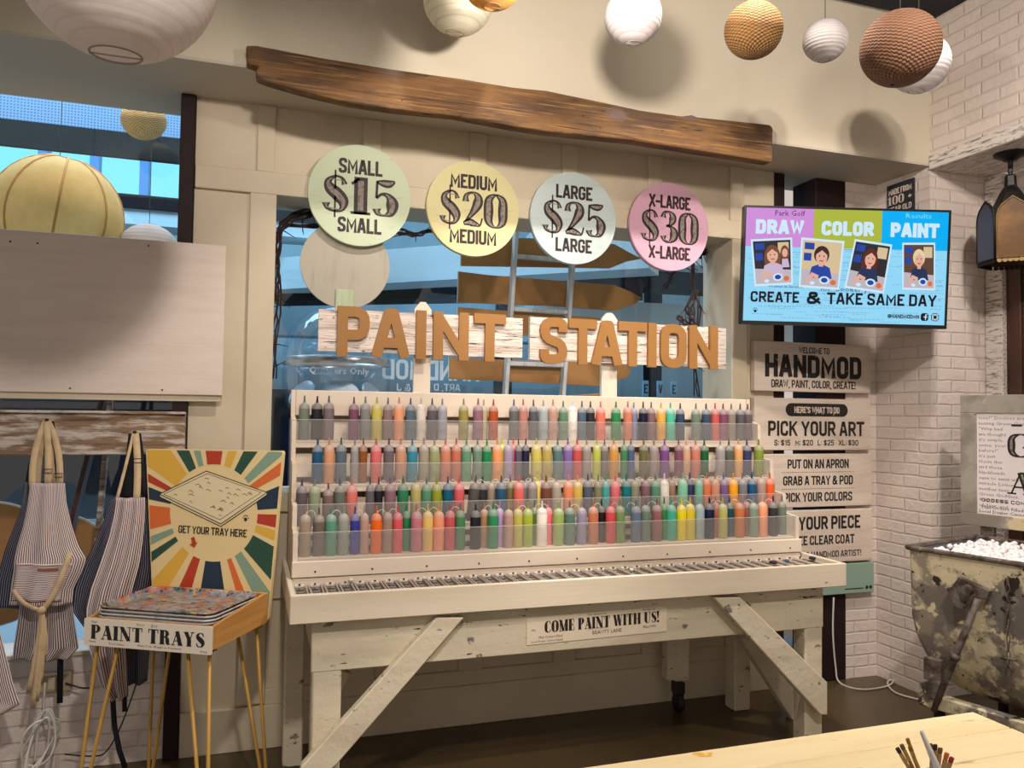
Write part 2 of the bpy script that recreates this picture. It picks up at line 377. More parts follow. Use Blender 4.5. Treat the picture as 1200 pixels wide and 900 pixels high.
# ------------------------------------------------------------------ lettering: fat slab face with swelling strokes
def cr(pts, n=5):
    out = []; N = len(pts)
    for i in range(N-1):
        p0, p1, p2, p3 = pts[max(i-1, 0)], pts[i], pts[i+1], pts[min(i+2, N-1)]
        for k in range(n):
            q = k/n
            out.append(tuple(.5*(2*p1[c]+(p2[c]-p0[c])*q+(2*p0[c]-5*p1[c]+4*p2[c]-p3[c])*q*q+(3*p1[c]-p0[c]-3*p2[c]+p3[c])*q**3) for c in range(3)))
    out.append(pts[-1]); return out
T_, SF = .045, .05
def _stem(x, y0=0, y1=1, w=.23): return ('l', [(x, y0, w), (x, y1, w)])
def _hair(x0, y0, x1, y1, w=.05): return ('l', [(x0, y0, w), (x1, y1, w)])
FAT = {
'0': (.68, [('c', [(.34, .98, .05), (.14, .82, .19), (.12, .5, .24), (.14, .18, .19), (.34, .02, .05), (.54, .18, .19), (.56, .5, .24), (.54, .82, .19), (.34, .98, .05)])]),
'1': (.48, [_stem(.24, 0, 1, .26), _hair(0, .03, .48, .03, .06), _hair(.02, .80, .2, .95, .06)]),
'2': (.62, [('c', [(.10, .70, .17), (.12, .88, .10), (.30, .975, .05), (.46, .86, .18), (.46, .66, .24), (.30, .38, .14), (.08, .10, .05)]), ('c', [(.04, .07, .08), (.22, .12, .17), (.40, .07, .14), (.54, .06, .05), (.60, .26, .04)])]),
'3': (.60, [('c', [(.10, .78, .17), (.14, .93, .08), (.28, .975, .05), (.42, .85, .18), (.42, .70, .20), (.32, .56, .08), (.20, .53, .05)]), ('c', [(.20, .53, .05), (.36, .50, .08), (.47, .36, .22), (.46, .18, .22), (.30, .03, .06), (.14, .08, .08), (.10, .22, .18)])]),
'5': (.60, [('c', [(.10, .93, .05), (.24, .90, .14), (.40, .90, .16), (.54, .97, .05)]), _hair(.105, .95, .09, .48, .05), ('c', [(.09, .48, .05), (.22, .60, .06), (.38, .56, .12), (.48, .36, .25), (.44, .12, .17), (.28, .025, .05), (.13, .08, .10), (.10, .20, .18)])]),
'$': (.62, [('c', [(.52, .76, .12), (.46, .92, .06), (.30, .96, .05), (.14, .82, .13), (.18, .64, .22), (.36, .48, .25), (.49, .30, .22), (.46, .10, .10), (.30, .035, .05), (.12, .10, .07), (.09, .24, .16)]), _hair(.30, -.13, .30, 1.13, .035)]),
'A': (.78, [_hair(.12, .03, .40, 1, .05), ('l', [(.40, 1, .22), (.63, 0, .24)]), _hair(.2, .32, .55, .32, .05), _hair(0, .025, .26, .025), _hair(.46, .025, .80, .025)]),
'P': (.68, [_stem(.2), _hair(.02, .025, .40, .025), _hair(.02, .975, .3, .975), ('c', [(.3, .975, .05), (.46, .95, .10), (.56, .74, .22), (.46, .52, .10), (.3, .49, .05)])]),
'I': (.40, [_stem(.2), _hair(0, .025, .40, .025), _hair(0, .975, .40, .975)]),
'N': (.84, [_hair(.14, 0, .14, 1), ('l', [(.16, 1, .24), (.66, 0, .24)]), _hair(.70, 0, .70, 1), _hair(.02, .025, .28, .025), _hair(.0, .975, .24, .975), _hair(.56, .975, .84, .975)]),
'T': (.70, [_stem(.35), _hair(.16, .025, .54, .025), _hair(.02, .97, .68, .97, .06), _hair(.04, .97, .04, .72), _hair(.66, .97, .66, .72)]),
'R': (.76, [_stem(.2), _hair(.02, .025, .40, .025), _hair(.02, .975, .3, .975), ('c', [(.3, .975, .05), (.44, .95, .10), (.54, .76, .21), (.44, .55, .09), (.3, .52, .05)]), ('c', [(.42, .53, .06), (.54, .40, .20), (.58, .14, .20), (.66, .03, .09), (.75, .08, .04)])]),
'Y': (.76, [('l', [(.16, 1, .22), (.40, .45, .20)]), _hair(.60, .97, .44, .46), _stem(.38, 0, .48), _hair(.2, .025, .56, .025), _hair(.0, .975, .32, .975), _hair(.48, .975, .74, .975)]),
'S': (.60, [('c', [(.52, .74, .05), (.46, .92, .07), (.30, .97, .05), (.14, .82, .14), (.18, .64, .22), (.36, .48, .25), (.48, .30, .22), (.44, .10, .10), (.28, .03, .05), (.12, .10, .07), (.07, .28, .05)])]),
'C': (.70, [('c', [(.62, .70, .05), (.54, .92, .07), (.38, .98, .05), (.16, .82, .18), (.13, .5, .24), (.16, .18, .18), (.38, .02, .05), (.56, .10, .06), (.63, .30, .04)])]),
'O': (.74, [('c', [(.37, .98, .05), (.16, .82, .18), (.13, .5, .24), (.16, .18, .18), (.37, .02, .05), (.58, .18, .18), (.61, .5, .24), (.58, .82, .18), (.37, .98, .05)])]),
'M': (1.0, [_hair(.13, 0, .13, 1), ('l', [(.17, 1, .22), (.48, 0, .2)]), _hair(.50, .03, .76, 1), _stem(.82), _hair(0, .025, .28, .025), _hair(0, .975, .22, .975), _hair(.64, .025, 1, .025), _hair(.76, .975, 1, .975)]),
'E': (.66, [_stem(.2), _hair(.02, .025, .62, .025), _hair(.02, .975, .6, .975), _hair(.3, .5, .5, .5), _hair(.62, .03, .62, .3), _hair(.6, .97, .6, .72), _hair(.5, .38, .5, .62)]),
'W': (1.08, [('l', [(.16, 1, .22), (.36, 0, .2)]), _hair(.38, .03, .56, .95), ('l', [(.58, 1, .22), (.78, 0, .2)]), _hair(.80, .03, .96, .97), _hair(.0, .975, .32, .975), _hair(.42, .975, .72, .975), _hair(.84, .975, 1.08, .975)]),
'H': (.88, [_stem(.2), _stem(.68), _hair(.2, .5, .68, .5), _hair(.02, .025, .38, .025), _hair(.02, .975, .38, .975), _hair(.5, .025, .86, .025), _hair(.5, .975, .86, .975)]),
'U': (.80, [('c', [(.2, 1, .23), (.2, .6, .23), (.21, .25, .22), (.32, .06, .10), (.46, .03, .05), (.60, .14, .05), (.64, .5, .05), (.64, 1, .05)]), _hair(.02, .975, .38, .975), _hair(.5, .975, .78, .975)]),
'G': (.78, [('c', [(.64, .70, .05), (.54, .92, .07), (.38, .98, .05), (.16, .82, .18), (.13, .5, .24), (.16, .18, .18), (.38, .02, .05), (.6, .10, .08)]), _stem(.64, .02, .42, .2), _hair(.46, .42, .8, .42)]),
'!': (.28, [('l', [(.14, .32, .06), (.14, 1, .24)]), ('l', [(.14, .0, .2), (.14, .18, .2)])]),
}
def fat(m, text, cx, cy, h, M, width=None, z=0.0, inner=0.0, d=0.0, wm=1.0):
    """inner > 0 draws only the cores of the thick strokes, inner times as wide"""
    x = 0; adv = []
    for ch in text:
        adv.append(x); x += (.34 if ch == ' ' else FAT[ch][0]+.05)
    tot = x-.05; sx = (width/h)/tot if width else 1.0
    Mz = M @ Matrix.Translation((0, 0, z))
    for ch, a in zip(text, adv):
        if ch == ' ': continue
        for kind, s in FAT[ch][1]:
            q = cr(s) if kind == 'c' else s
            pts = [(cx+((p[0]+a)*sx-tot*sx/2)*h, cy+(p[1]-.5)*h) for p in q]
            if inner:
                if max(p[2] for p in s) < .12: continue
                ws = [max(0, p[2]*wm-.07)*inner*h for p in q]
                keep = [i for i, w in enumerate(ws) if w > .02*h]
                if kind == 'l': pts = [Vector(pts[0]).lerp(Vector(pts[1]), .1), Vector(pts[0]).lerp(Vector(pts[1]), .9)]
                else: pts = [pts[i] for i in keep]; ws = [ws[i] for i in keep]
                if len(pts) < 2: continue
            else: ws = [p[2]*h*max(sx, .8)*wm for p in q]
            strip(m, pts, ws, Mz, d, (cy-.5*h, cy+.5*h) if ch != '$' else None)
    return tot*sx*h
def plane_front(X, Y, Z):            # local x -> +X, local y -> +Z, local z -> -Y (towards the room)
    return Matrix(((1, 0, 0, X), (0, 0, -1, Y), (0, 1, 0, Z), (0, 0, 0, 1)))
def frame(o, x, y):                  # general plane frame from origin, x axis, y axis
    x = Vector(x).normalized(); y = Vector(y); y = (y-x*y.dot(x)).normalized(); z = x.cross(y)
    return Matrix(((x.x, y.x, z.x, o[0]), (x.y, y.y, z.y, o[1]), (x.z, y.z, z.z, o[2]), (0, 0, 0, 1)))
def print_text(m, lines, M):
    """small printed lines: (text, x, y, size, squeeze) in the plane of M, left aligned"""
    for text, x, y, size, sq in lines:
        cu = bpy.data.curves.new('print', 'FONT'); cu.body = text; cu.size = size; cu.resolution_u = 1
        ob = bpy.data.objects.new('print', cu); COL.objects.link(ob)
        me = bpy.data.meshes.new_from_object(ob)
        t = bmesh.new(); t.from_mesh(me)
        m.merge(t, M @ Matrix.Translation((x, y, 0)) @ Matrix.Diagonal((sq, 1, 1, 1)), smooth=False)
        bpy.data.objects.remove(ob); bpy.data.curves.remove(cu); bpy.data.meshes.remove(me)
def ngon(n, r, cx=0, cy=0, ry=None, a0=0): return [(cx+r*math.cos(a0+2*math.pi*i/n), cy+(ry or r)*math.sin(a0+2*math.pi*i/n)) for i in range(n)]
def hand_mark(m, cx, cy, s, M):
    m.prism(ngon(14, .32*s, cx, cy-.1*s, .34*s), M, 0)
    for a, l in ((2.75, .52), (2.1, .62), (1.6, .66), (1.1, .62), (.35, .55)):
        x, y = cx+math.cos(a)*l*s, cy-.05*s+math.sin(a)*l*s
        m.prism(ngon(8, .12*s, x, y), M, 0)
# ================================================================== MATERIALS
WALLC = sr(214, 200, 174, .92)
M_panel = mat('cream_panel_paint', WALLC, .6, [(sr(205, 188, 160, .9), 2.2, (1, 1, 1), .45, .75)], bmp=.04, bscale=60)
M_header = mat('cream_plaster', sr(214, 203, 180, .92), .75, [(sr(208, 195, 170, .92), 1.3, (1, 1, 1), .4, .8)], bmp=.03, bscale=120)
M_soffit = mat('soffit_plaster', sr(200, 190, 172, .9), .8)
M_black = mat('black_ceiling_paint', sr(44, 44, 52), .9)
M_floor = mat('stained_concrete', sr(104, 86, 58, .72), .35, [(sr(84, 68, 44, .72), 1.6, (1, 1, 1), .35, .75), (sr(140, 122, 90, .8), 90, (1, 1, 1), .72, .8)])
M_brick_x = brickmat('white_painted_brick', sr(224, 210, 200), sr(218, 204, 194), sr(212, 198, 186), 'xz')
M_brick_y = brickmat('white_painted_brick_side', sr(224, 210, 200), sr(218, 204, 194), sr(212, 198, 186), 'yz')
M_dark = mat('dark_bronze_frame', sr(40, 25, 26), .6, spec=.2)
M_whitewood = mat('whitewashed_board', sr(222, 206, 194), .6, [(sr(213, 196, 182), 3, (1, 6, 9), .45, .75), (sr(170, 150, 134), 9, (.6, 8, 14), .72, .82)], bmp=.12, bscale=18, bstretch=(.6, 6, 10))
M_lintel = mat('distressed_white_beam', sr(226, 216, 206), .7, [(sr(140, 128, 118), 14, (8, 1, 6), .50, .62), (sr(120, 104, 92), 40, (6, 1, 3), .64, .70)], bmp=.3, bscale=30, bstretch=(4, 1, 4))
M_ink = mat('black_ink', sr(36, 32, 32), .6)
M_inkworn = mat('worn_black_ink', sr(38, 32, 30), .65, [(sr(196, 176, 152), 42, (1, 1, 1), .64, .68)])
# ================================================================== SETTING
XR = 3.535; ZS = 2.92; YH = -.40; ZC = 3.72
struct('floor', MB().box(-4.2, 4.6, -6.5, 1.1, -.06, 0), M_floor)
struct('ceiling', MB().box(-4.2, XR+.5, -6.5, YH-.02, ZC, ZC+.06), M_black)
m = MB(); m.box(-4.2, XR, YH, .02, ZS, ZC+.06)
struct('wall_header', m, M_header)
struct('ceiling_soffit', MB().box(-4.2, XR+.4, YH-.001, .27, ZS-.012, ZS), M_soffit)
# board-and-batten wall round the display opening
XW0, XW1, ZW0, ZW1 = .096, 2.522, 1.14, 2.50
m = MB()
m.box(-.255, XW0, 0, .27, 0, ZS-.012); m.box(XW1, 2.813, 0, .27, 0, ZS-.012)
m.box(XW0, XW1, 0, .27, ZW1, ZS-.012); m.box(XW0, XW1, 0, .27, 0, ZW0)
struct('wall_back', m, M_panel)
tn = 1
def trim(x0, x1, z0, z1, d=.02, y=0, mt=None):
    global tn
    struct('trim_%d' % tn, MB().box(x0, x1, y-d, y, z0, z1, .003), mt or M_panel); tn += 1
trim(-.253, 2.81, 2.497, 2.60, .024)                      # rail over the opening
bx = [onY(a, b, 0).x for a, b in ((436, 150), (560, 170), (667, 180), (767, 195), (862, 210))]
for x in bx: trim(x-.043, x+.043, 2.60, ZS-.013, .018)
trim(XW0-.115, XW0, 0.2, 2.497, .024); trim(XW0-.09, XW0-.012, 2.60, ZS-.013, .018)
trim(XW1, XW1+.1, .2, 2.497, .024)
trim(-.254, 2.81, 0, .19, .026)                           # base board
trim(XW0, XW1, 1.05, ZW0, .02)
for x in bx: trim(x-.06, x+.06, .19, 1.05, .0165)
trim(XW0, XW1, .19, .26, .019); trim(XW0, XW1, .66, .76, .019)
trim(-.253, XW0-.115, 1.02, 1.10, .015)
# dark mullion posts, the slit behind the wall signs
struct('trim_60', MB().box(-.318, -.256, -.035, .27, 0, ZS-.013, .004), M_dark)
struct('trim_61', MB().box(2.814, 2.884, -.006, .2, 0, ZS-.013, .004), M_dark)
struct('trim_62', MB().box(3.098, 3.312, -.006, .2, 0, ZS-.013, .004), M_dark)
m = MB(); m.box(3.313, XR, 0, .3, 0, ZS-.013)
struct('wall_brick_back', m, M_brick_x)
struct('wall_slit_pier', MB().box(2.985, 3.2, .45, .7, 0, ZS), M_brick_x)
m = MB(); m.box(XR, 4.35, YH, .3, 0, ZS-.013); struct('wall_pier', m, [M_brick_y])
# give the pier's room-side face the courses that run along X
pier = bpy.data.objects['wall_pier']; pier.data.materials.append(M_brick_x)
for f in pier.data.polygons:
    if abs(f.normal.y) > .5: f.material_index = 1
struct('wall_right', MB().box(XR, 4.35, -6.5, YH, 2.962, ZC), M_brick_y)
m = MB(); m.box(XR-.012, 3.945, -6.5, YH-.002, 2.885, 2.962, .004); m.box(XR, 4.35, -6.5, YH-.002, 2.93, 2.9605)
struct('trim_63', m, M_lintel)
struct('wall_recess', MB().box(4.0, 4.1, -6.5, -.402, 0, 2.884), M_brick_y)
# low white brick wall under the left shop window
struct('wall_left', MB().box(-4.2, -.32, 0, .27, 0, .47), M_brick_x)
trim(-4.2, -.32, .47, .49, .01, .0)
# shop window glass, 1.1 m beyond the wall
M_glass = clearmat('shop_window_glass', (.93, .97, 1, 1), .05, .01)
w1 = struct('window_1', MB().box(-4.0, 3.4, 1.10, 1.112, .12, 4.3), M_glass)
mwin = MB()
for x in (-4.0, -1.6, 1.15, 3.4): mwin.box(x-.03, x+.03, 1.06, 1.15, .1, 4.3) if x in (-4.0, 3.4) else None
mwin.box(-4.0, 3.4, 1.06, 1.15, .05, .12)
obj('window_frame', mwin, M_dark, w1)
M_sill = mat('display_floor_paint', sr(96, 110, 122), .6)
struct('trim_70', MB().box(-4.0, 3.4, .27, 1.06, .0, .06), M_sill)
# mirrored shop lettering on the glass, read from inside
ml = MB()
def mirrored(text, px, py, h, wd):
    p = onY(px, py, 1.095)
    Mm = plane_front(p.x, 1.095, p.z) @ Matrix.Diagonal((-1, 1, 1, 1))
    gothic(ml, text, 0, 0, h, Mm, wd)
mirrored('HANDMOD', 506, 434, .125, .62); mirrored('ART, D', 524, 454, .045, .17); mirrored('& J', 473, 454, .045, .085)
obj('window_lettering', ml, mat('white_vinyl', sr(205, 220, 228), .6), w1)
# ---------------------------------------------------------------- the mall beyond
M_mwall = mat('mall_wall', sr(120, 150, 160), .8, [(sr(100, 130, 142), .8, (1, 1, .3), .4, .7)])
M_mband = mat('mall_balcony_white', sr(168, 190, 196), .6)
M_mdark = mat('mall_dark_steel', sr(15, 16, 24), .8, spec=.1)
M_mfloor = mat('mall_floor', sr(150, 160, 165), .3)
M_sky = emis('skylight_panes', (.24, .80, 1.0, 1), 1.25)
struct('floor_mall', MB().box(-9, 9, 1.16, 11, -.06, -.01), M_mfloor)
struct('wall_mall', MB().box(-9, 9, 10.0, 10.2, -.05, 9.5), M_mwall)
def zY(px, py, Y): return onY(px, py, Y).z
# left clerestory: perforated ceiling panel, dark beam, bright panes with fins, balcony below
mp_, t_, p_, L_ = nt('perforated_blue_panel')
v_ = coords(t_, 'Object', (34, 34, 34)); fr = node(t_, 'ShaderNodeVectorMath', operation='FRACTION'); L_.new(v_, fr.inputs[0])
sb = node(t_, 'ShaderNodeVectorMath', operation='SUBTRACT'); sb.inputs[1].default_value = (.5, .5, .5); L_.new(fr.outputs[0], sb.inputs[0])
ml_ = node(t_, 'ShaderNodeVectorMath', operation='MULTIPLY'); ml_.inputs[1].default_value = (1, 0, 1); L_.new(sb.outputs[0], ml_.inputs[0])
ln = node(t_, 'ShaderNodeVectorMath', operation='LENGTH'); L_.new(ml_.outputs[0], ln.inputs[0])
gt = node(t_, 'ShaderNodeMath', operation='LESS_THAN'); gt.inputs[1].default_value = .27; L_.new(ln.outputs['Value'], gt.inputs[0])
L_.new(mixc(t_, gt.outputs[0], sr(126, 158, 190), sr(70, 92, 124)), p_.inputs['Base Color']); p_.inputs['Roughness'].default_value = .7
YP = 5.0
struct('ceiling_mall_panel', MB().box(-7, .9, YP, YP+.06, zY(100, 152, YP), zY(100, 70, YP)), mp_)
struct('trim_80', MB().box(-7, .9, YP-.05, YP+.02, zY(100, 181, YP), zY(100, 151.5, YP)), M_mdark)
YQ = 7.0
M_mfin = mat('blue_window_fin', sr(70, 120, 170), .6)
m = MB(); m.box(-8, 1.2, YQ, YQ+.05, zY(100, 226, YQ), zY(100, 172, YQ)); struct('window_2', m, M_sky)
for i in range(14):
    x = -7.4+i*.55
    struct('trim_%d' % (90+i), MB().box(x, x+.10, YQ-.22, YQ-.01, zY(100, 232, YQ), zY(100, 172, YQ)), M_mfin)
struct('trim_81', MB().box(-8, 1.2, YQ-.24, YQ+.3, zY(100, 244, YQ), zY(100, 228, YQ)), M_mdark)
struct('trim_82', MB().box(-8, 1.2, YQ-.2, YQ+.3, zY(100, 262, YQ), zY(100, 244, YQ)), M_mband)
# balconies seen through the middle opening
def slab(name, pa, pb, Ya, Yb, thick, mt, ext=2.5):
    a, b = onY(*pa, Ya), onY(*pb, Yb); zz = (a.z+b.z)/2; a.z = b.z = zz
    d = (b-a).normalized(); a -= d*.25; b += d*ext
    struct(name, MB().beam(a, b, .5, thick), mt)
slab('trim_110', (340, 335), (530, 300), 7.2, 5.6, .42, M_mband)
slab('trim_111', (340, 378), (530, 372), 8.8, 8.4, .6, M_mwall)
slab('trim_112', (340, 353), (530, 338), 7.6, 6.4, .20, M_mdark)
slab('trim_113', (640, 330), (826, 328), 6.6, 6.4, .26, M_mdark)
slab('trim_114', (640, 300), (826, 292), 6.0, 5.6, .36, M_mband)
slab('trim_115', (640, 380), (826, 372), 7.0, 6.8, .5, M_mband)
for px in (590, 765): 
    p = onY(px, 380, 8.0); struct('trim_%d' % (116 + (px > 700)), MB().box(p.x-.12, p.x+.12, 7.9, 8.1, -.05, 7), M_mdark)
struct('trim_118', MB().box(-9, 9, 9.3, 9.5, -.02, zY(600, 462, 9.3)), M_mdark)
struct('wall_mall_store', MB().box(-9, -1.4, 8.2, 8.4, -.02, 2.0), M_mdark)
pz = onY(774, 456, 4.0)
struct('trim_119', MB().box(pz.x-.5, pz.x+.5, 3.97, 4.3, -.01, pz.z-.0905), M_mdark)
# shop front sign blocks across the mall
for ch, px in zip('EVE', (757, 774, 790)):
    p = onY(px, 456, 4.0)
    t = thing('sign_block', 'blue letter block reading %s, %s across the mall' % (ch, {757: 'left E', 774: 'the middle V', 790: 'right E'}[px]), 'sign', (p.x, 4.0, p.z-.13), 0, 'letter blocks across the mall')
    obj('panel', MB().box(p.x-.035, p.x+.035, 4.0, 4.03, pz.z-.09, pz.z+.09, .004), mat('sign_blue', sr(110, 160, 190), .5), t)
    m = MB(); gothic(m, ch, 0, 0, .10, plane_front(p.x, 3.998, pz.z), .045); obj('lettering', m, M_ink, t)
# ================================================================== OLD TIMBER BEAM on the header
M_beam = mat('weathered_timber', sr(120, 86, 50), .8, [(sr(82, 60, 42), 3.2, (.8, 2, 3), .42, .60), (sr(156, 116, 70), 9, (.3, 8, 12), .54, .66), (sr(66, 44, 26), 6, (.4, 3, 12), .56, .66), (sr(104, 88, 80), 4, (1, 1, 2.5), .60, .70), (sr(34, 24, 16), 16, (.35, 2, 5), .655, .69), (sr(28, 20, 14), 30, (.7, 1, 1.3), .70, .72)], bmp=.6, bscale=14, bstretch=(.5, 6, 8))
t = thing('timber_beam', 'long weathered brown timber beam mounted along the upper wall above the price discs', 'beam', (1.2, -.43, 2.9))
top = [(288, 53), (300, 53), (380, 68), (457, 80.5), (540, 92), (600, 102), (640, 106), (699, 118), (750, 129), (800, 136), (811, 134.5), (817, 137), (884, 144), (902, 146), (906, 150)]
bot = [(905, 190), (841, 180), (742, 164.5), (640, 154), (600, 147.5), (534, 135), (457, 127), (410, 120), (363, 109), (317, 96), (301, 90), (299.6, 82), (304, 78), (289, 73), (290, 64)]
poly = [(p.x, p.z) for p in [onY(a, b, -.47) for a, b in top+bot]]
m = MB(); m.prism(poly[::-1], plane_front(0, -.402, 0), .07)
ob = obj('timber', m, M_beam, t); bv = ob.modifiers.new('worn_edge', 'BEVEL'); bv.width = .008; bv.segments = 2; bv.limit_method = 'ANGLE'
# ================================================================== PRICE DISCS
def disc(px, py, r, price, word, col, label, ink):
    c = onY(px, py, -.05); Yf = -.058
    t = thing('price_disc', label, 'sign', (c.x, Yf, c.z), 0, 'round price signs above the opening')
    col = tuple(v*.84 for v in col[:3])+(1,); mt = mat('disc_'+word.lower(), col, .6, [(tuple(v*.80 for v in col[:3])+(1,), 26, (.35, 1, 2.6), .60, .68)])
    m = MB(); m.prism(ngon(64, r, c.x, c.z), plane_front(0, -.025, 0), .033, True); obj('board', m, mt, t)
    M = plane_front(c.x, Yf-.0006, c.z)
    m = MB(); wl = {'SMALL': .42, 'MEDIUM': .50, 'LARGE': .42, 'X-LARGE': .52}[word]*2*r
    gothic(m, word, 0, .56*r, .30*r, M, wl, .19); gothic(m, word, 0, -.60*r, .30*r, M, wl, .19)
    fat(m, price, 0, -.01*r, .74*r, M, 1.46*r, wm=1.25); obj('price_lettering', m, ink, t)
    m = MB(); fat(m, price, 0, -.01*r, .74*r, M, 1.46*r, .0006, .60, wm=1.25); obj('lettering_core', m, M_core, t)
    return t
M_core = mat('rubbed_brown_ink', sr(142, 132, 120), .7, [(sr(92, 80, 74), 60, (1, 1, 1), .5, .62)])
ink_d = mat('dark_brown_ink', sr(48, 32, 32), .6)
disc(422, 229.5, .238, '$15', 'SMALL', sr(208, 220, 186), 'round pale green price sign reading SMALL $15', ink_d)
disc(554.5, 245, .234, '$20', 'MEDIUM', sr(228, 218, 160), 'round pale yellow price sign reading MEDIUM $20', ink_d)
disc(672, 256, .236, '$25', 'LARGE', sr(206, 220, 216), 'round pale blue price sign reading LARGE $25', ink_d)
disc(784, 266, .236, '$30', 'X-LARGE', sr(226, 176, 196), 'round pink price sign reading X-LARGE $30', ink_d)
# blank disc on a stick in the opening
c = onY(405, 310, -.02)
t = thing('round_paddle_sign', 'blank round board on a green stick behind the PAINT plank', 'sign', (c.x, -.02, 1.79))
m = MB(); m.prism(ngon(56, .207, c.x, c.z), plane_front(0, -.006, 0), .014, True); obj('board', m, mat('mdf_toned_for_shade', sr(172, 164, 148), .7, [(sr(156, 148, 132), 6, (3, 1, .6), .5, .7)]), t)  # board colour lowered to imitate the shade it hangs in
obj('stick', MB().box(c.x-.045, c.x+.04, -.034, -.0205, 1.79, c.z-.12, .003).box(c.x-.03, c.x+.03, -.1205, -.0345, 1.80, 1.88, .003), mat('pale_green_stick', sr(176, 186, 152), .6, [(sr(140, 152, 116), 8, (3, 1, .5), .5, .7)]), t)
# ================================================================== BENCH
M_bench = mat('bench_cream_paint', sr(226, 212, 188), .5, [(sr(210, 194, 168), 2.5, (.4, 3, 3), .45, .75), (sr(150, 134, 112), 30, (.5, 1, 1), .73, .76)], bmp=.08, bscale=20, bstretch=(.4, 5, 8))
M_crackle = mat('crackled_ivory_paint', sr(216, 204, 178), .5, [(sr(198, 186, 160), 4, (.6, 3, 3), .45, .7), (sr(120, 112, 100), 18, (.6, 1, 1), .635, .66), (sr(70, 62, 56), 36, (.4, 1, 1.6), .65, .675)], bmp=.35, bscale=26)
XA, XB = .153, 2.572; YF, YBK, ZT = -.845, -.12, .858
bench = thing('paint_bench', 'long cream painted work bench with tray top and diagonal braces under the bottle rack', 'bench', (1.36, -.45, 0))
obj('front_board', MB().box(XA, XB, YF, YF+.022, .755, ZT, .003), M_bench, bench)
obj('side_board', MB().box(XA, XA+.02, YF+.022, YBK, .755, ZT, .003), M_bench, bench)
obj('side_board', MB().box(XB-.02, XB, YF+.022, YBK, .755, ZT, .003), M_bench, bench)
obj('tray_floor', MB().box(XA+.02, XB-.02, YF+.022, YBK, .79, .808), M_bench, bench)
obj('apron', MB().box(.235, 2.492, -.79, -.755, .563, .79, .004), M_crackle, bench)
obj('rear_rail', MB().box(.235, 2.492, -.20, -.165, .563, .79, .004), M_crackle, bench)
for x0, x1, y0, y1 in ((.24, .345, -.788, -.70), (2.395, 2.49, -.788, -.70), (.17, .25, -.25, -.16), (2.395, 2.49, -.25, -.16)):
    obj('leg', MB().box(x0, x1, y0+.001, y1, 0, .79, .006), M_crackle, bench)
for x in (.25, 2.40): obj('end_rail', MB().box(x, x+.035, -.70, -.25, .58, .79, .004), M_crackle, bench)
def brace(pts, y0, y1):
    q = [onY(a, b, y0) for a, b in pts]; m = MB(); m.prism([(p.x, p.z) for p in q][::-1], plane_front(0, y1, 0), y1-y0)
    o = obj('brace', m, M_crackle, bench); bv = o.modifiers.new('edge', 'BEVEL'); bv.width = .004
def pxy(X, Y, Z):
    d = Vector((X, Y, Z))-CAM; c = d.dot(_f); return 600+FPX*d.dot(CR)/c, 450-FPX*d.dot(CU)/c
YBR = -.832
brace([(512, 724), (544, 724), (394, 897), (352, 930), (352, 900)], YBR, -.791)
brace([(836, 700), (868, 700), (970, 800), (970, 838), (962, 838)], YBR, -.791)
def brace3(a, b, w=.075, h=.035): obj('brace', MB().beam(a, b, h, w, (0, 1, 0), .004), M_crackle, bench)
brace([(868, 748), (890, 748), (962, 838), (940, 854), (930, 846)], -.42, -.37)
brace([(398, 785), (412, 790), (380, 846), (362, 846)], -.42, -.37)
obj('castor_post', MB().box(2.10, 2.18, -.165, -.125, .15, .79, .004).box(2.055, 2.10, -.165, -.10, .16, .79, .004), M_crackle, bench)
m = MB(); m.lathe([(0, -.015), (.042, -.015), (.045, -.008), (.045, .008), (.042, .015), (0, .015)], 18, Matrix.Translation((2.12, -.16, .046)) @ Matrix.Rotation(R(90), 4, 'Y')); m.box(2.095, 2.145, -.185, -.125, .09, .15, .004); m.box(2.097, 2.101, -.175, -.14, .04, .10); m.box(2.139, 2.143, -.175, -.14, .04, .10)
obj('castor', m, mat('black_rubber', sr(40, 34, 32), .5), bench)
# paper strip sign on the bench apron
q = [onY(a, b, -.792) for a, b in ((617, 753), (781, 740), (784, 711), (617, 722))]
sg = thing('paper_banner', 'cream paper strip reading COME PAINT WITH US! stuck on the bench apron', 'sign', (1.4, -.795, .66))
cx = (q[0].x+q[1].x)/2; cz = (q[0].z+q[2].z)/2; w = q[1].x-q[0].x; h = .105; ang = math.atan2(q[1].z-q[0].z, w)
M = plane_front(cx, -.7915, .655) @ Matrix.Rotation(R(.8), 4, 'Z')
m = MB(); m.prism([(-w/2, -h/2), (w/2, -h/2), (w/2, h/2), (-w/2, h/2)], M, .002); obj('paper', m, mat('aged_cream_paper', sr(232, 218, 192), .8), sg)
M2 = M @ Matrix.Translation((0, 0, .0027)); m = MB(); fat(m, 'COME PAINT WITH US!', .02, .012, .046, M2, w*.82, wm=1.35)
print_text(m, [('Mail Orders Filled', -w*.42, -.032, .014, 1), ('Local Dealer Cannot Supply', -w*.47, -.046, .012, 1), ('BEAUTY LANE', -.03, -.036, .022, .95), ('Dry and Sensitive Skin', -.05, -.015, .010, 1), ('Mornings only', .2, .042, .010, 1), ('BELLOWS', .2, -.03, .014, 1), ('These Estimates Fine', -.05, .042, .010, 1), ('the', -w*.47, .0, .014, 1)], M2)
obj('lettering', m, ink_d, sg)
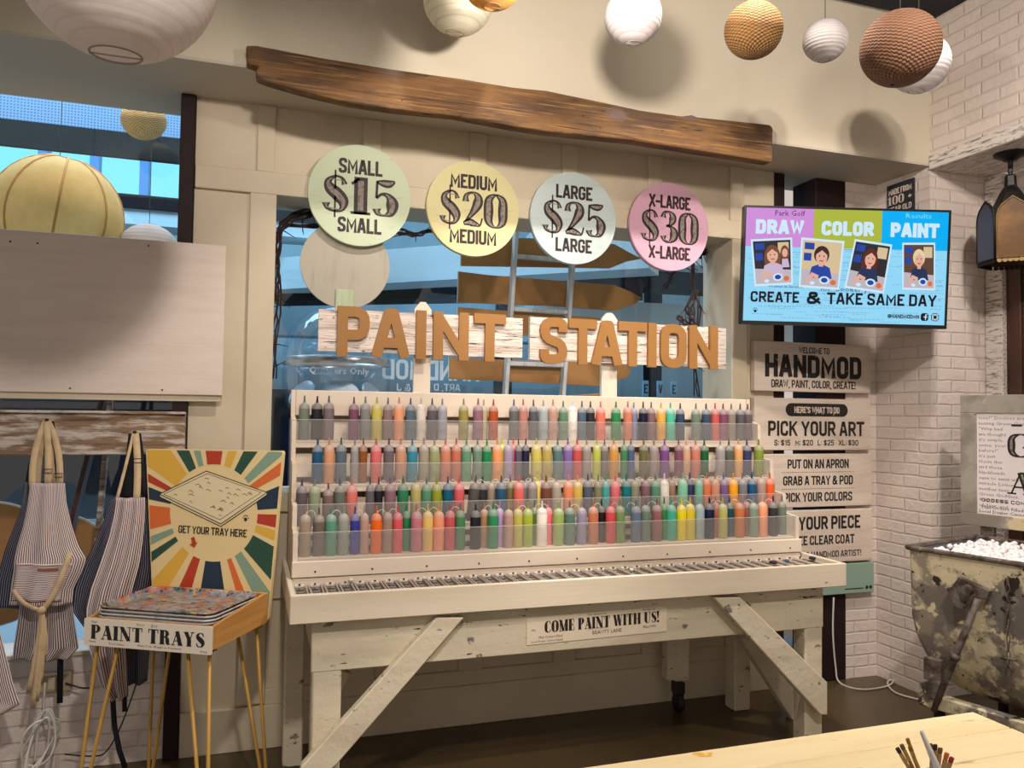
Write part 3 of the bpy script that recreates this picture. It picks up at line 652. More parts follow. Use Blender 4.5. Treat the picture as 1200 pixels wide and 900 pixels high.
# ---------------------------------------------------------------- bottle rack standing on the bench
rack = thing('bottle_rack', 'stepped cream wooden rack with four clear lipped shelves standing on the bench', 'rack', (1.36, -.3, .81))
ROW = [(-.20, 1.385), (-.30, 1.203), (-.40, 1.040), (-.50, .934)]
XL, XRR = .175, 2.545
M_rack = mat('rack_cream_paint', sr(226, 210, 190), .55, [(sr(214, 196, 174), 3, (.4, 4, 4), .45, .75)], bmp=.05)
prof = [(-.555, .809), (-.555, 1.03), (-.46, 1.04), (-.455, 1.13), (-.36, 1.14), (-.355, 1.29), (-.255, 1.30), (-.25, 1.47), (-.16, 1.49), (-.155, 1.603), (-.13, 1.603), (-.13, .809)]
for x in (XL, XRR-.018):
    Ms = Matrix(((0, 0, 1, x), (1, 0, 0, 0), (0, 1, 0, 0), (0, 0, 0, 1)))
    m = MB(); m.prism(prof, Ms, .018); obj('side_panel', m, M_rack, rack)
M_liphi = frostmat('painted_lip_highlight', sr(228, 224, 218), .45)  # pale strip painted in as the highlight along each lip's top
M_acr = frostmat('clear_acrylic_lip', sr(206, 200, 194), .13)
for i, (y, z) in enumerate(ROW):
    obj('shelf', MB().box(XL+.019, XRR-.019, y-.042, y+.075, z-.018, z-.001, .002), M_rack, rack)
    obj('acrylic_lip', MB().box(XL-.004, XRR+.004, y-.050, y-.046, z-.012, z+(.088, .086, .09, .098)[i]), M_acr, rack)
    lt = z+(.088, .086, .09, .098)[i]; obj('lip_highlight', MB().box(XL-.004, XRR+.004, y-.0505, y-.0455, lt, lt+.0022), M_liphi, rack)
    obj('shelf_edge', MB().box(XL+.019, XRR-.019, y-.0455, y-.0425, z-.032, z-.004), M_rack, rack)
    if i: obj('riser', MB().box(XL+.019, XRR-.019, y+.077, y+.09, z+.02, ROW[i-1][1]-.06, .002), M_rack, rack)
obj('back_board', MB().box(XL+.019, XRR-.019, -.15, -.131, 1.49, 1.603, .003), M_rack, rack)
obj('back_board', MB().box(XL+.019, XRR-.019, -.124, -.110, 1.30, 1.46, .003), M_rack, rack)
obj('back_sheet', MB().box(XL+.019, XRR-.019, -.0968, -.091, .82, 1.60), mat('rack_back_sheet', sr(178, 160, 142), .7), rack)
m = MB(); m.box(XL-.004, XRR+.004, -.572, -.556, .862, .925, .003); ft = obj('toe_board', m, M_rack, rack)
obj('toe_ledge', MB().box(XL, XRR, -.566, -.556, .809, .858, .002), M_rack, rack)
M_screw = mat('dark_screw_head', sr(70, 60, 54), .5, metal=.6)
for k in range(11):
    x = .26+k*.222; m = MB(); m.prism(ngon(10, .004, x, .884), plane_front(0, -.5722, 0), .0015); obj('screw', m, M_screw, rack)
# ---------------------------------------------------------------- bottles
m_, t_, p_, L_ = nt('paint_bottle_plastic'); oi = node(t_, 'ShaderNodeObjectInfo'); L_.new(oi.outputs['Color'], p_.inputs['Base Color'])
p_.inputs['Roughness'].default_value = .38; p_.inputs['Specular IOR Level'].default_value = .35; M_bottle = m_
BR = .0243
def bottle_meshes():
    b = MB(); b.lathe([(0, 0), (BR*.93, 0), (BR, .004), (BR, .133), (BR*.985, .136)], 20)
    c = MB(); c.lathe([(BR*.985, .136), (BR*.97, .142), (BR*.90, .149), (BR*.74, .156), (BR*.50, .160), (BR*.34, .1615), (BR*.30, .164)], 20)
    n = MB(); n.lathe([(BR*.30, .164), (BR*.22, .167), (BR*.17, .180), (BR*.15, .192), (0, .195)], 10)
    r = MB(); pts = [(BR*.2, 0, .174)]
    for k in range(9):
        a = math.pi*(.95-k/8*1.05); pts.append((BR*.95+BR*.75*math.cos(a), 0, .158+.020*math.sin(a)))
    r.tube(pts, .0013, 5)
    out = []
    for nm, q in (('body', b), ('cap', c), ('nozzle', n), ('tether', r)):
        bmesh.ops.recalc_face_normals(q.b, faces=list(q.b.faces))
        me = bpy.data.meshes.new(nm); q.b.to_mesh(me); q.b.free(); me.materials.append(M_bottle); out.append(me)
    return out
BM = bottle_meshes()
GROUPN = ['paint bottles on the top shelf', 'paint bottles on the second shelf', 'paint bottles on the third shelf', 'paint bottles on the bottom shelf']
ROWN = ['top shelf', 'second shelf', 'third shelf', 'bottom shelf']
B = [
"354.8 sage_green 112 124 108;369.8 black 28 26 32;383.5 mauve_grey 120 105 108;413 plum 120 70 95;426.5 grey 132 132 128;440 yellow 205 190 90;453 mauve 140 115 112;466 peach 235 160 115;479.6 slate_blue 85 105 120;492 cream_white 225 212 198;505 dark_mauve 90 82 90;517 lavender_grey 150 150 158;542 olive 150 138 65;559 pink_mauve 145 100 115;565.6 pale_olive 180 170 130 b;577 rust_orange 175 75 30;601 grey_green 95 100 98;612 dusty_pink 190 125 115;624 charcoal 85 82 88;635.6 pale_blue 160 172 172;647 tan_rose 185 145 125;659 leaf_green 95 130 100;670 white 245 235 225;681 steel_blue 75 95 115;691 jet_black 38 36 42;703 coral 230 115 95;721 bright_green 40 130 75;735 salmon 205 125 95;742 periwinkle 120 130 160 b;753 navy_black 20 22 48;762.5 maroon_grey 125 95 95;774 golden_yellow 225 170 75;785 turquoise 80 185 155;796.6 navy 45 65 90;815 moss_grey 105 120 105;827 slate 55 70 90;837.5 rose_red 190 85 80;847 berry 125 70 95;856.5 taupe 140 125 110;867 mid_grey 88 86 90;876 dusky_purple 100 85 90",
"371.5 petrol_blue 20 85 120;385 peach 220 155 115;399 slate 90 105 120;415 pale_grey 155 150 145;425 brown 145 80 30;440 pink_red 220 105 105;455 dark_mauve 105 95 100;469 tan 200 145 115;482.5 bright_teal 50 130 155;496 taupe 160 148 130;508.5 sage 150 155 110;521.5 light_terracotta 200 125 100;534 terracotta 190 110 85;546 soft_green 95 145 110;559 grey_green 110 135 115;570 bright_green 25 130 75;582 orange_peach 235 155 95;587.5 neon_lime 205 225 60 b;595 lavender 160 145 170;601 hot_pink 230 95 110 b;607 dusky_purple 90 78 98;615.6 dark_navy 25 28 55;628 yellow 205 190 90;640.6 mustard 180 160 85;653 teal_grey 85 115 115;665 purple 125 100 160;676 rose_red 195 80 75;687 warm_grey 150 140 130;699 lime 190 195 80;708 grey_brown 120 112 108;719 orange_gold 215 155 75;731 leaf_green 75 135 90;739 denim_blue 80 100 135;754 olive 115 110 70;766 mauve_grey 165 145 140;778.5 violet 130 75 140;795 plum 135 80 100;804 cream_peach 215 170 140;815 salmon 205 130 110;825 forest_green 20 95 50;844 silver_grey 160 150 150;854 charcoal_green 85 90 78;865 tan_orange 215 160 100;875 navy 50 55 95;889 yellow_green 130 145 50",
"354 mauve_grey 95 85 92;369 sage 140 150 120;385 short_brown 120 95 92 s;398.5 grey_green 100 108 98;412.5 salmon 215 115 105;434 charcoal 95 92 98;444 black 25 25 35;457.5 mauve 140 100 115;472.5 bright_green 40 125 85;487.5 khaki 185 170 105;500 soft_green 85 140 110;512 olive_lime 150 155 45;525 deep_teal 0 90 115;538 rose_red 215 90 95;553 tilted_charcoal 80 78 75 t;565.6 jet_black 45 43 48;575.6 taupe 150 135 115 b;587.5 petrol_blue 35 80 110;598 olive_brown 120 105 65 b;608 coral 220 105 95;615 dim_grey 112 110 112 b;624 grey 135 130 122;630 yellow 230 200 100 b;640 chocolate_brown 115 65 50;652 warm_grey 165 152 135;666 orange 225 135 90;677 mustard_yellow 205 175 80;689 dark_slate 80 90 100;701 olive 130 130 95;710 aqua 70 165 160;721 pink 230 110 120;734 teal 0 120 125;744 sage_grey 140 140 115;756.6 dusky_mauve 130 95 105;768 sea_green 90 140 115;778.5 white 235 225 215;787 brown_taupe 160 125 105 b;800 mint 130 200 165;808 navy 55 60 95 b;819 pale_mint 125 185 160;828 bright_orange 225 120 75;838 peach 205 145 115;848 purple 120 90 140;859 amber 245 165 25;870 slate_grey 120 120 125;881 deep_blue 20 80 120;892 rose_taupe 170 140 130;902 red_orange 230 95 35",
"359 taupe 160 140 120;375 dark_brown 110 95 85;389 sea_green 90 150 125;403.5 grey_green 150 155 145;417 royal_blue 50 60 150;428 pink_taupe 190 150 130;442 bright_orange 255 105 0;455 beige 160 135 120;467 pink_red 225 85 90;477 green 35 130 80 b;489 pink 200 120 135;502 pale_yellow 235 195 110;515 peach 245 155 115;528 rose_red 205 85 90;540 leaf_green 75 135 90;558 navy_black 30 30 40;568 tan 180 135 95 b;578.5 emerald 45 140 90;586 lilac 185 150 200 b;596.5 rose_taupe 185 145 130;607.5 olive_yellow 190 180 85;619 lime 165 180 50;627 dark_green 85 110 40 b;635.6 white 245 235 225;643 hot_pink 235 110 120 b;655 light_green 150 175 90;668 dark_sage 85 120 105;682 lavender 150 140 165;695.6 terracotta 200 120 80;705 black 25 22 28 b;716 red 215 75 80;727 apple_green 120 150 85;745.6 blue_grey 100 120 140;757 sage_grey 110 130 120;770 rose_brown 150 100 95;778.5 grass_green 60 140 70 b;787 turquoise 65 180 150;798.6 bright_yellow 245 220 0;809 lemon_yellow 225 205 50;820 pale_blue 160 180 185;831.5 navy 20 25 60;838.5 dull_rose 190 105 95 b;847 khaki 190 185 105;855 deep_teal 15 80 90 b;866.6 burnt_orange 205 120 65;875 russet 160 90 85 b;883 pale_sage 130 150 130;893.6 apricot 245 160 115;906 charcoal 50 48 50;916.5 moss_grey 110 120 105 b"]
KB = 1.0
for ri, row in enumerate(B):
    items = [e.split() for e in row.split(';')]
    y0, z0 = ROW[ri]; names = [e[1].replace('_', ' ') for e in items]
    front = []
    for e in items:
        front.append(onY(float(e[0]), 560, y0 + (.028 if 'b' in e[5:] else 0)).x)
    for i, e in enumerate(items):
        back = 'b' in e[5:]; nm = names[i]
        nb = []
        if i > 0: nb.append(names[i-1])
        if i < len(items)-1: nb.append(names[i+1])
        if back: lab = '%s squeeze bottle set back on the %s, between %s and %s' % (nm, ROWN[ri], nb[0], nb[-1]) if len(nb) > 1 else '%s squeeze bottle set back at the right end of the %s' % (nm, ROWN[ri])
        elif len(nb) > 1: lab = '%s paint squeeze bottle on the %s, between %s and %s ones' % (nm.replace('tilted ', 'tilted ').replace('short ', 'short '), ROWN[ri], nb[0], nb[1])
        else: lab = '%s paint squeeze bottle at the %s end of the %s' % (nm, 'left' if i == 0 else 'right', ROWN[ri])
        x = front[i]; y = y0 + (.028 if back else 0)
        t = thing('squeeze_bottle', lab, 'bottle', (x, y, z0), 0, GROUPN[ri])
        r, g, b = (float(v) for v in e[2:5])
        col = sr(r, g, b, KB)
        sc = .90 if 's' in e[5:] else random.uniform(.985, 1.015)
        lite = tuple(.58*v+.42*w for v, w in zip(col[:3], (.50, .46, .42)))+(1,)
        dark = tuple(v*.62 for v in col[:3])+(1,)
        dn = min([abs(front[j]-x) for j in (i-1, i+1) if 0 <= j < len(items) and (('b' in items[j][5:]) == back)] or [1])
        wsc = min(1.0 if i % 3 else .95, dn*.985/(2*BR)) * (.84 if back else 1)
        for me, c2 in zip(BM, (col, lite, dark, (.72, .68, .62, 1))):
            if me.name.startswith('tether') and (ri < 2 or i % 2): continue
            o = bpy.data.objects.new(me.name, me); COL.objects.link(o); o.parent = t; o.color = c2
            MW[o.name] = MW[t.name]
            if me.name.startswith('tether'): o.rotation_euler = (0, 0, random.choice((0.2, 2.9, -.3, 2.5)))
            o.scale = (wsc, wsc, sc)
        if 't' in e[5:]: t.rotation_euler = (0, R(6), 0); t.location.z += .0026
# ---------------------------------------------------------------- paint pod strips in the tray
M_pod = mat('clear_grey_pod_plastic', sr(120, 114, 108), .25, [(sr(90, 86, 84), 30, (1, 1, 1), .5, .62)], spec=.6)
M_podrim = mat('pod_rim_plastic', sr(176, 160, 146), .35, spec=.5)
M_clip = mat('white_hinge', sr(222, 214, 204), .4)
M_dot = mat('dark_paint_residue', sr(34, 34, 40), .5)
ORD = ['first', 'second', 'third', 'fourth', 'fifth', 'sixth', 'seventh', 'eighth', 'ninth', 'tenth', 'eleventh', 'twelfth', 'thirteenth', 'fourteenth', 'fifteenth', 'sixteenth', 'seventeenth', 'eighteenth', 'nineteenth', 'twentieth']
ORD += ['twenty-'+o for o in ORD[:9]] + ['thirtieth'] + ['thirty-'+o for o in ORD[:9]] + ['fortieth', 'forty-first']
NP = 41; x0p = XA+.048; pit = (XB-.045-x0p-.0)/(NP-1)
px0 = None
for k in range(NP):
    if k == 0:
        px0 = thing('paint_pod', '', 'paint tray', (x0p, -.68, .8085), 0, 'paint pod strips in the bench tray'); X = x0p
        m = MB(); m.box(X-.025, X+.025, -.815, -.575, .8085, .826, .002)
        obj('body', m, M_pod, px0)
        m = MB(); m.box(X-.0265, X-.0195, -.818, -.572, .826, .836, .002); m.box(X+.0195, X+.0265, -.818, -.572, .826, .836, .002); obj('rim', m, M_podrim, px0)
        obj('hinge', MB().box(X-.017, X+.017, -.584, -.573, .8265, .838, .002), M_clip, px0); obj('hinge', MB().box(X-.016, X+.016, -.818, -.808, .8265, .836, .002), M_clip, px0)
        obj('latch', MB().box(X-.004, X+.004, -.590, -.580, .838, .842, .001), M_dot, px0)
        m = MB()
        for yy in (-.77, -.72, -.67, -.62): m.prism(ngon(12, .014, X, yy), Matrix.Translation((0, 0, .826)), .004)
        obj('lid_bubble', m, M_pod, px0); t = px0
    else:
        t = copy_tree(px0); t.location.x = x0p+k*pit
    t['label'] = '%s grey paint pod strip from the left end of the bench tray' % ORD[k]
for (px, py, c, s, l) in ((411, 681, 'w', .010, 'beside the fifth pod'), (497, 679, 'w', .007, 'in the left part of the tray'), (740, 669, 'w', .009, 'mid tray'), (845, 668, 'k', .012, 'towards the right of the tray'), (906, 660, 'k', .018, 'near the tray right end'), (952, 655, 'k', .016, 'at the right end of the tray'), (922, 658, 'b', .010, 'among dark lids near the tray right end')):
    p = onZ(px, py, .843); cn = {'w': 'white', 'k': 'black', 'b': 'blue'}[c]
    t = thing('pod_lid', 'loose %s pod lid lying on the pods %s' % (cn, l), 'lid', (p.x, p.y, .8375), 0, 'loose bits lying on the pods')
    m = MB(); m.lathe([(0, .8425), (s, .8425), (s, .8505), (s*.8, .8535), (0, .8545)], 14, Matrix.Translation((p.x, p.y, 0)))
    obj('cap', m, {'w': M_clip, 'k': M_dot, 'b': mat('blue_lid', sr(70, 110, 140), .4)}[c], t)
# ================================================================== PAINT STATION planks, posts and letters
M_plank = mat('whitewashed_barnwood', sr(230, 216, 204), .7, [(sr(190, 170, 154), 5, (.6, 6, 9), .48, .64), (sr(140, 122, 108), 11, (.5, 4, 12), .56, .66), (sr(84, 72, 66), 7, (1.4, 4, 14), .60, .655), (sr(50, 42, 40), 30, (1, 2, 3), .67, .70)], bmp=.6, bscale=14, bstretch=(.6, 5, 8))
M_letter = mat('mustard_brown_letter', sr(158, 112, 58), .6)
st = thing('wooden_sign', 'white post sign of two rough planks with raised brown letters reading PAINT STATION', 'sign', (1.3, -.1, 1.604))
for x0, x1 in ((.725, .805), (1.69, 1.775)):
    m = MB(); c = (x0+x1)/2
    m.prism([(x0, 1.47), (x1, 1.47), (x1, 1.995), (x1-.018, 2.018), (c+.012, 2.030), (c-.012, 2.030), (x0+.018, 2.018), (x0, 1.995)], plane_front(0, -.098, 0), .022); obj('post', m, M_rack, st)
rr = random.Random(3)
def plankpoly(x0, x1, z0, z1, z2, z3):
    p = []
    for k in range(13): x = x0+(x1-x0)*k/12; p.append((x, z0+(z2-z0)*k/12+rr.uniform(-.003, .003)))
    for k in range(13): x = x1-(x1-x0)*k/12; p.append((x, z3+(z1-z3)*k/12+rr.uniform(-.003, .003)))
    return p
for a in ((.285, 1.253, 1.781, 1.970, 1.781, 1.974), (1.292, 2.402, 1.773, 1.984, 1.765, 1.980)):
    m = MB(); m.prism(plankpoly(a[0], a[1], a[2], a[3], a[4], a[5]), plane_front(0, -.121, 0), .026); obj('plank', m, M_plank, st)
def letter(ch, px0, px1, z0=1.757, z1=1.985):
    X0, X1 = onY(px0, 395, -.165).x, onY(px1, 400, -.165).x; h = z1-z0; t = .205
    m = MB(); gothic(m, ch, (X0+X1)/2, (z0+z1)/2, h, plane_front(0, -.1475, 0), X1-X0, min(t, (X1-X0)/h*.98 if ch == 'I' else t), d=.02, rr=.26)
    o = obj('letter', m, M_letter, st)
for a in (('P', 396, 432), ('A', 437, 479), ('I', 487, 500), ('N', 508, 549), ('T', 558, 590)): letter(*a)
for a in (('S', 634, 664), ('T', 669, 697), ('A', 695, 728), ('T', 727, 756), ('I', 759, 770), ('O', 775, 804), ('N', 808, 841)): letter(*a)
# ================================================================== WALL SIGNS beside the slit
M_signb = mat('pale_wood_sign', sr(216, 200, 184), .6, [(sr(200, 182, 160), 4, (1, 1, 8), .45, .75)], bmp=.05, bscale=20)
def wallsign(label, x0, x1, z0, z1, lines, Yf=-.045, mt=None):
    t = thing('wall_sign', label, 'sign', ((x0+x1)/2, Yf, z0), 0, 'instruction boards on the wall')
    obj('board', MB().box(x0, x1, Yf, -.0065, z0, z1, .003), mt or M_signb, t)
    M = plane_front(0, Yf-.0007, 0); m = MB()
    for tx, cx, cz, h, wd, k in lines:
        gothic(m, tx, cx, cz, h, M, wd, k)
    return t, m, M
def wx(px, py, Y=-.045): return onY(px, py, Y)
t, m, M = wallsign('wooden wall sign WELCOME TO HANDMOD, topmost of the four under the television', 2.655, 3.455, 1.655, 1.935,
    [('WELCOME TO', 3.055, 1.892, .036, .21, .17), ('HANDMOD', 3.055, 1.800, .130, .66, .22), ('DRAW, PAINT, COLOR, CREATE!', 3.055, 1.699, .044, .58, .17)])
obj('lettering', m, M_inkworn, t)
t, m, M = wallsign("wooden wall sign HERE'S WHAT TO DO, PICK YOUR ART, second from the top", 2.655, 3.455, 1.325, 1.618,
    [('PICK YOUR ART', 3.075, 1.447, .085, .66, .19), ("S: $15   M: $20   L: $25   XL: $30", 3.075, 1.367, .032, .58, .18)])
Mp = plane_front(3.075, -.0457, 1.553); w, h = .215, .037
cap = [(w*1 - h + h*math.cos(a), h*math.sin(a)) for a in [R(-90+15*i) for i in range(13)]] + [(-w+h+h*math.cos(a), h*math.sin(a)) for a in [R(90+15*i) for i in range(13)]]
m.prism(cap, Mp, 0); obj('lettering', m, M_inkworn, t)
m = MB(); gothic(m, "HERE'S WHAT TO DO", 3.075, 1.553, .036, plane_front(0, -.0464, 0), .31, .19); obj('pill_lettering', m, M_signb, t)
t, m, M = wallsign('wooden wall sign PUT ON AN APRON, GRAB A TRAY & POD, PICK YOUR COLORS', 2.655, 3.465, 1.003, 1.303,
    [('PUT ON AN APRON', 3.085, 1.247, .052, .42, .18), ('GRAB A TRAY & POD', 3.085, 1.153, .052, .48, .18), ('PICK YOUR COLORS', 3.085, 1.060, .052, .47, .18)])
for zz in (1.200, 1.106):
    for k in range(38): m.prism(ngon(6, .0032, 2.84+k*.0132, zz), M, 0)
obj('lettering', m, M_ink, t)
t, m, M = wallsign('wooden wall sign ending YOUR PIECE, FREE CLEAR COAT, lowest of the four pale boards', 2.655, 3.465, .685, .985,
    [('YOUR PIECE', (wx(936, 615).x+wx(1008, 610).x)/2, .912, .075, wx(1008, 610).x-wx(936, 615).x, .19), ('FREE CLEAR COAT', (wx(925, 635).x+wx(1001, 630).x)/2, .815, .052, wx(1001, 630).x-wx(925, 635).x, .18), ('YOU ARE A HANDMOD ARTIST!', (wx(914, 650).x+wx(1009, 645).x)/2, .733, .036, wx(1009, 645).x-wx(914, 650).x, .17)])
obj('lettering', m, M_ink, t)
t = thing('wall_sign', 'dull teal board low on the wall under the four pale sign boards', 'sign', (3.1, -.045, .5), 0, 'instruction boards on the wall')
obj('board', MB().box(2.70, 3.478, -.045, -.0065, .50, .672, .003), mat('teal_board', sr(142, 168, 152), .6), t)
m = MB(); m.box(3.27, 3.40, -.0458, -.0451, .524, .53); m.prism(ngon(10, .011, 3.425, .53), plane_front(0, -.0457, 0), 0); m.prism(ngon(10, .011, 3.452, .53), plane_front(0, -.0457, 0), 0); obj('marks', m, M_ink, t)
# small black sign on the pier beside the television
p0, p1 = onX(1041, 222, XR), onX(1073, 250, XR)
t = thing('barn_sign', 'small black sign MADE FROM 100+ YEAR OLD half hidden behind the television top', 'sign', (XR-.006, (p0.y+p1.y)/2, 2.6))
ya, yb, za, zb = p0.y, p1.y, onX(1041, 262, XR).z, onX(1041, 219, XR).z
obj('board', MB().box(XR-.012, XR-.001, yb, ya, za, zb, .002), M_black, t)
Mx = Matrix(((0, 0, -1, XR-.0127), (-1, 0, 0, (ya+yb)/2), (0, 1, 0, zb), (0, 0, 0, 1)))
m = MB(); wd = ya-yb
gothic(m, 'MADE FROM', 0, -.045, .034, Mx, wd*.84, .2); fat(m, '100', -.03*1, -.095, .05, Mx, wd*.6); gothic(m, '+', wd*.36, -.095, .04, Mx, None, .2); gothic(m, 'YEAR OLD', 0, -.15, .034, Mx, wd*.84, .2)
obj('lettering', m, M_signb, t)
# ================================================================== TELEVISION on its swing arm
TW, TH = 1.06, .608
tc = Vector((2.888, -.483, 2.285)); ty, tt, tr = R(-18.5), R(3.7), R(-.65)
n0 = Vector((math.sin(ty), -math.cos(ty), 0)); x0 = Vector((math.cos(ty), math.sin(ty), 0)); zz = Vector((0, 0, 1))
n2 = n0*math.cos(tt)-zz*math.sin(tt); z2 = zz*math.cos(tt)+n0*math.sin(tt)
x2 = x0*math.cos(tr)+z2*math.sin(tr); z3 = -x0*math.sin(tr)+z2*math.cos(tr)
tv = thing('television', 'large flat television on the wall showing DRAW COLOR PAINT, CREATE & TAKE SAME DAY', 'television', tuple(tc))
Mt = frame(tc, x2, z3)
M_bez = mat('black_tv_plastic', sr(24, 24, 26), .3)
m = MB(); m.box(-TW/2, TW/2, -TH/2, TH/2, -.045, -.002, .004, Mt); m.box(-.22, .22, -.18, .18, -.085, -.045, .006, Mt); obj('casing', m, M_bez, tv)
m = MB(); bz = .011
for a in ((-TW/2, TW/2, TH/2-bz, TH/2), (-TW/2, TW/2, -TH/2, -TH/2+bz*1.7), (-TW/2, -TW/2+bz, -TH/2+bz, TH/2-bz), (TW/2-bz, TW/2, -TH/2+bz, TH/2-bz)): m.box(a[0], a[1], a[2], a[3], -.004, .004, 0, Mt)
obj('bezel', m, M_bez, tv)
SW, SH = TW-2*bz, TH-2.7*bz; sy = bz*.35
def E(name, r, g, b, k=1.0): return emis(name, sr(r, g, b), k)
e_ice, e_pink, e_lime, e_cyan = E('screen_ice_blue', 146, 214, 250), E('screen_orchid', 205, 140, 215), E('screen_lime', 172, 182, 62), E('screen_cyan', 0, 174, 245)
e_dk, e_wh = E('screen_black', 26, 26, 34), E('screen_white', 205, 232, 255)
def srect(m, x0, x1, y0, y1, z): m.prism([(x0*SW, sy+y0*SH), (x1*SW, sy+y0*SH), (x1*SW, sy+y1*SH), (x0*SW, sy+y1*SH)], Mt @ Matrix.Translation((0, 0, z)), 0)
m = MB(); srect(m, -.5, .5, -.5, .5, -.001); scr = obj('screen', m, e_ice, tv)
for mt, a, b in ((e_pink, -.5, -.165), (e_lime, -.165, .172), (e_cyan, .172, .5)):
    m = MB(); srect(m, a, b, .16, .5, -.0003); obj('colour_block', m, mt, scr)
e_dim = E('screen_newsprint', 130, 176, 205)
m = MB(); rt = random.Random(11)
for k in range(150):
    y = -.49 + .65*rt.random(); x = -.49 + .98*rt.random()
    for j in range(rt.randint(4, 9)):
        x1 = x+.006+.012*rt.random()
        if x1 < .49: srect(m, x, x1, y, y+.006, .0002)
        x = x1+.006
obj('newsprint', m, e_dim, scr)
Ms = Mt @ Matrix.Translation((0, sy, .0012))
for wd_, cx_, w_ in (('DRAW', -.332, .235), ('COLOR', .003, .255), ('PAINT', .335, .235)):
    m = MB(); gothic(m, wd_, cx_*SW, .335*SH, .128*SH, Ms, w_*SW, .27); obj('headline', m, e_wh, scr)
m = MB(); gothic(m, 'CREATE', -.345*SW, -.285*SH, .095*SH, Ms, .24*SW, .2); gothic(m, '&', -.152*SW, -.285*SH, .11*SH, Ms, .075*SW, .24); gothic(m, 'TAKE SAME DAY', .185*SW, -.285*SH, .105*SH, Ms, .54*SW, .2)
gothic(m, '@HANDMODMN', .295*SW, -.43*SH, .034*SH, Ms, .155*SW, .2); hand_mark(m, -.44*SW, -.41*SH, .038*SH, Ms)
print_text(m, [('Park Golf', -.36*SW, .435*SH, .04, 1), ('for Cooker yours', -.12*SW, -.22*SH, .035, 1.3), ('Wolves in Second', -.38*SW, -.2*SH, .02, 1.2)], Ms)
for cx in (.40, .452):
    s = .019*SW; m.prism([(cx*SW+a, -.43*SH+b) for a, b in ((-s*.6, -s), (s*.6, -s), (s, -s*.6), (s, s*.6), (s*.6, s), (-s*.6, s), (-s, s*.6), (-s, -s*.6))], Ms, 0)
obj('lettering', m, e_dk, scr)
m = MB(); Mi = Ms @ Matrix.Translation((0, 0, .0008))
strip(m, [(.405*SW, -.455*SH), (.405*SW, -.412*SH), (.413*SW, -.408*SH)], [.005]*3, Mi, 0); strip(m, [(.395*SW, -.43*SH), (.413*SW, -.43*SH)], [.005]*2, Mi, 0)
q = [(.452*SW+.011*math.cos(a), -.43*SH+.011*math.sin(a)) for a in [R(30*i) for i in range(13)]]; strip(m, q, [.003]*13, Mi, 0)
q = [(.452*SW+a, -.43*SH+b) for a, b in ((-.014, -.014), (.014, -.014), (.014, .014), (-.014, .014), (-.014, -.014))]; strip(m, q, [.003]*5, Mi, 0)
obj('icon_marks', m, e_wh, scr)
m = MB(); print_text(m, [('Results', .285*SW, .442*SH, .036, 1.3)], Ms); obj('script_line', m, E('screen_results', 120, 220, 255), scr)
# the four snapshots on the screen
ec = {k: E('screen_'+k, *v) for k, v in dict(skin=(226, 172, 150), hair=(120, 76, 54), dark_hair=(62, 40, 36), red_hair=(96, 44, 34), blond=(226, 206, 168), shelf=(48, 44, 50), tray=(190, 180, 190), blue=(40, 70, 160), lilac=(200, 180, 205), navy=(40, 52, 86), wood=(96, 68, 56), cream=(214, 190, 150), orange=(224, 110, 60), lips=(180, 70, 76)).items()}
def snap(px, poly, hairk, shirtk, wall, long_hair, second=False):
    q = []
    for (a, b) in poly:
        v = onP(a, b, tc, n2)-tc; q.append((v.dot(x2), v.dot(z3)))
    cx = sum(a for a, b in q)/4; cy = sum(b for a, b in q)/4
    bl, br, tr_, tl = [Vector(a) for a in q]
    def uv(u, v): return tuple((bl*(1-u)+br*u)*(1-v) + (tl*(1-u)+tr_*u)*v)
    m = MB(); Z = lambda k: Mt @ Matrix.Translation((0, 0, .0016+.0005*k))
    mats = [e_wh, ec[wall], ec[hairk], ec['skin'], ec[shirtk], ec['tray'], ec['blue'], ec['lips'], e_dk, ec['orange'], ec['cream']]
    def P(mi, pts, k): m.mi = mi; m.prism([uv(*p) for p in pts], Z(k), 0)
    def el(cu, cv, ru, rv, n=18): return [(cu+ru*math.cos(2*math.pi*i/n), cv+rv*math.sin(2*math.pi*i/n)) for i in range(n)]
    P(0, [(-.05, -.05), (1.05, -.05), (1.05, 1.05), (-.05, 1.05)], 0)
    P(1, [(0, 0), (1, 0), (1, 1), (0, 1)], 1)
    for a, b, c, d in ((.05, .3, .80, .95), (.66, .95, .70, .95), (.04, .24, .55, .72)): P(10 if a > .5 else 6, [(a, c), (b, c), (b, d), (a, d)], 2)
    P(5, [(0, 0), (1, 0), (1, .30), (0, .36)], 3)
    hx = .5
    if long_hair: P(2, el(hx, .56, .23, .34), 4)
    else: P(2, el(hx, .70, .20, .20), 4)
    P(4, [(.2, .18), (.82, .18), (.74, .42), (.58, .48), (.42, .48), (.26, .42)], 5)
    P(3, [(.44, .44), (.56, .44), (.56, .54), (.44, .54)], 6)
    P(3, el(hx, .65, .15, .17), 7)
    P(2, [(.35, .70), (.5, .80), (.65, .70), (.62, .86), (.5, .90), (.38, .86)], 8)
    P(8, el(.44, .67, .018, .016, 8), 9); P(8, el(.56, .67, .018, .016, 8), 9); P(7, [(.43, .575), (.57, .575), (.53, .55), (.47, .55)], 9)
    P(3, [(.12, .10), (.26, .30), (.46, .24), (.44, .16), (.30, .20), (.2, .06)], 10)
    P(0, el(.62, .14, .14, .09), 9); P(6, el(.62, .14, .09, .055), 10); P(9, el(.86, .1, .08, .06), 9); P(0, el(.3, .06, .07, .04), 9)
    if second: P(2, el(.84, .68, .12, .2), 4); P(3, el(.84, .70, .075, .1), 6); P(4, [(.74, .36), (.96, .36), (.92, .56), (.76, .56)], 5)
    obj('snapshot', m, mats, tv)
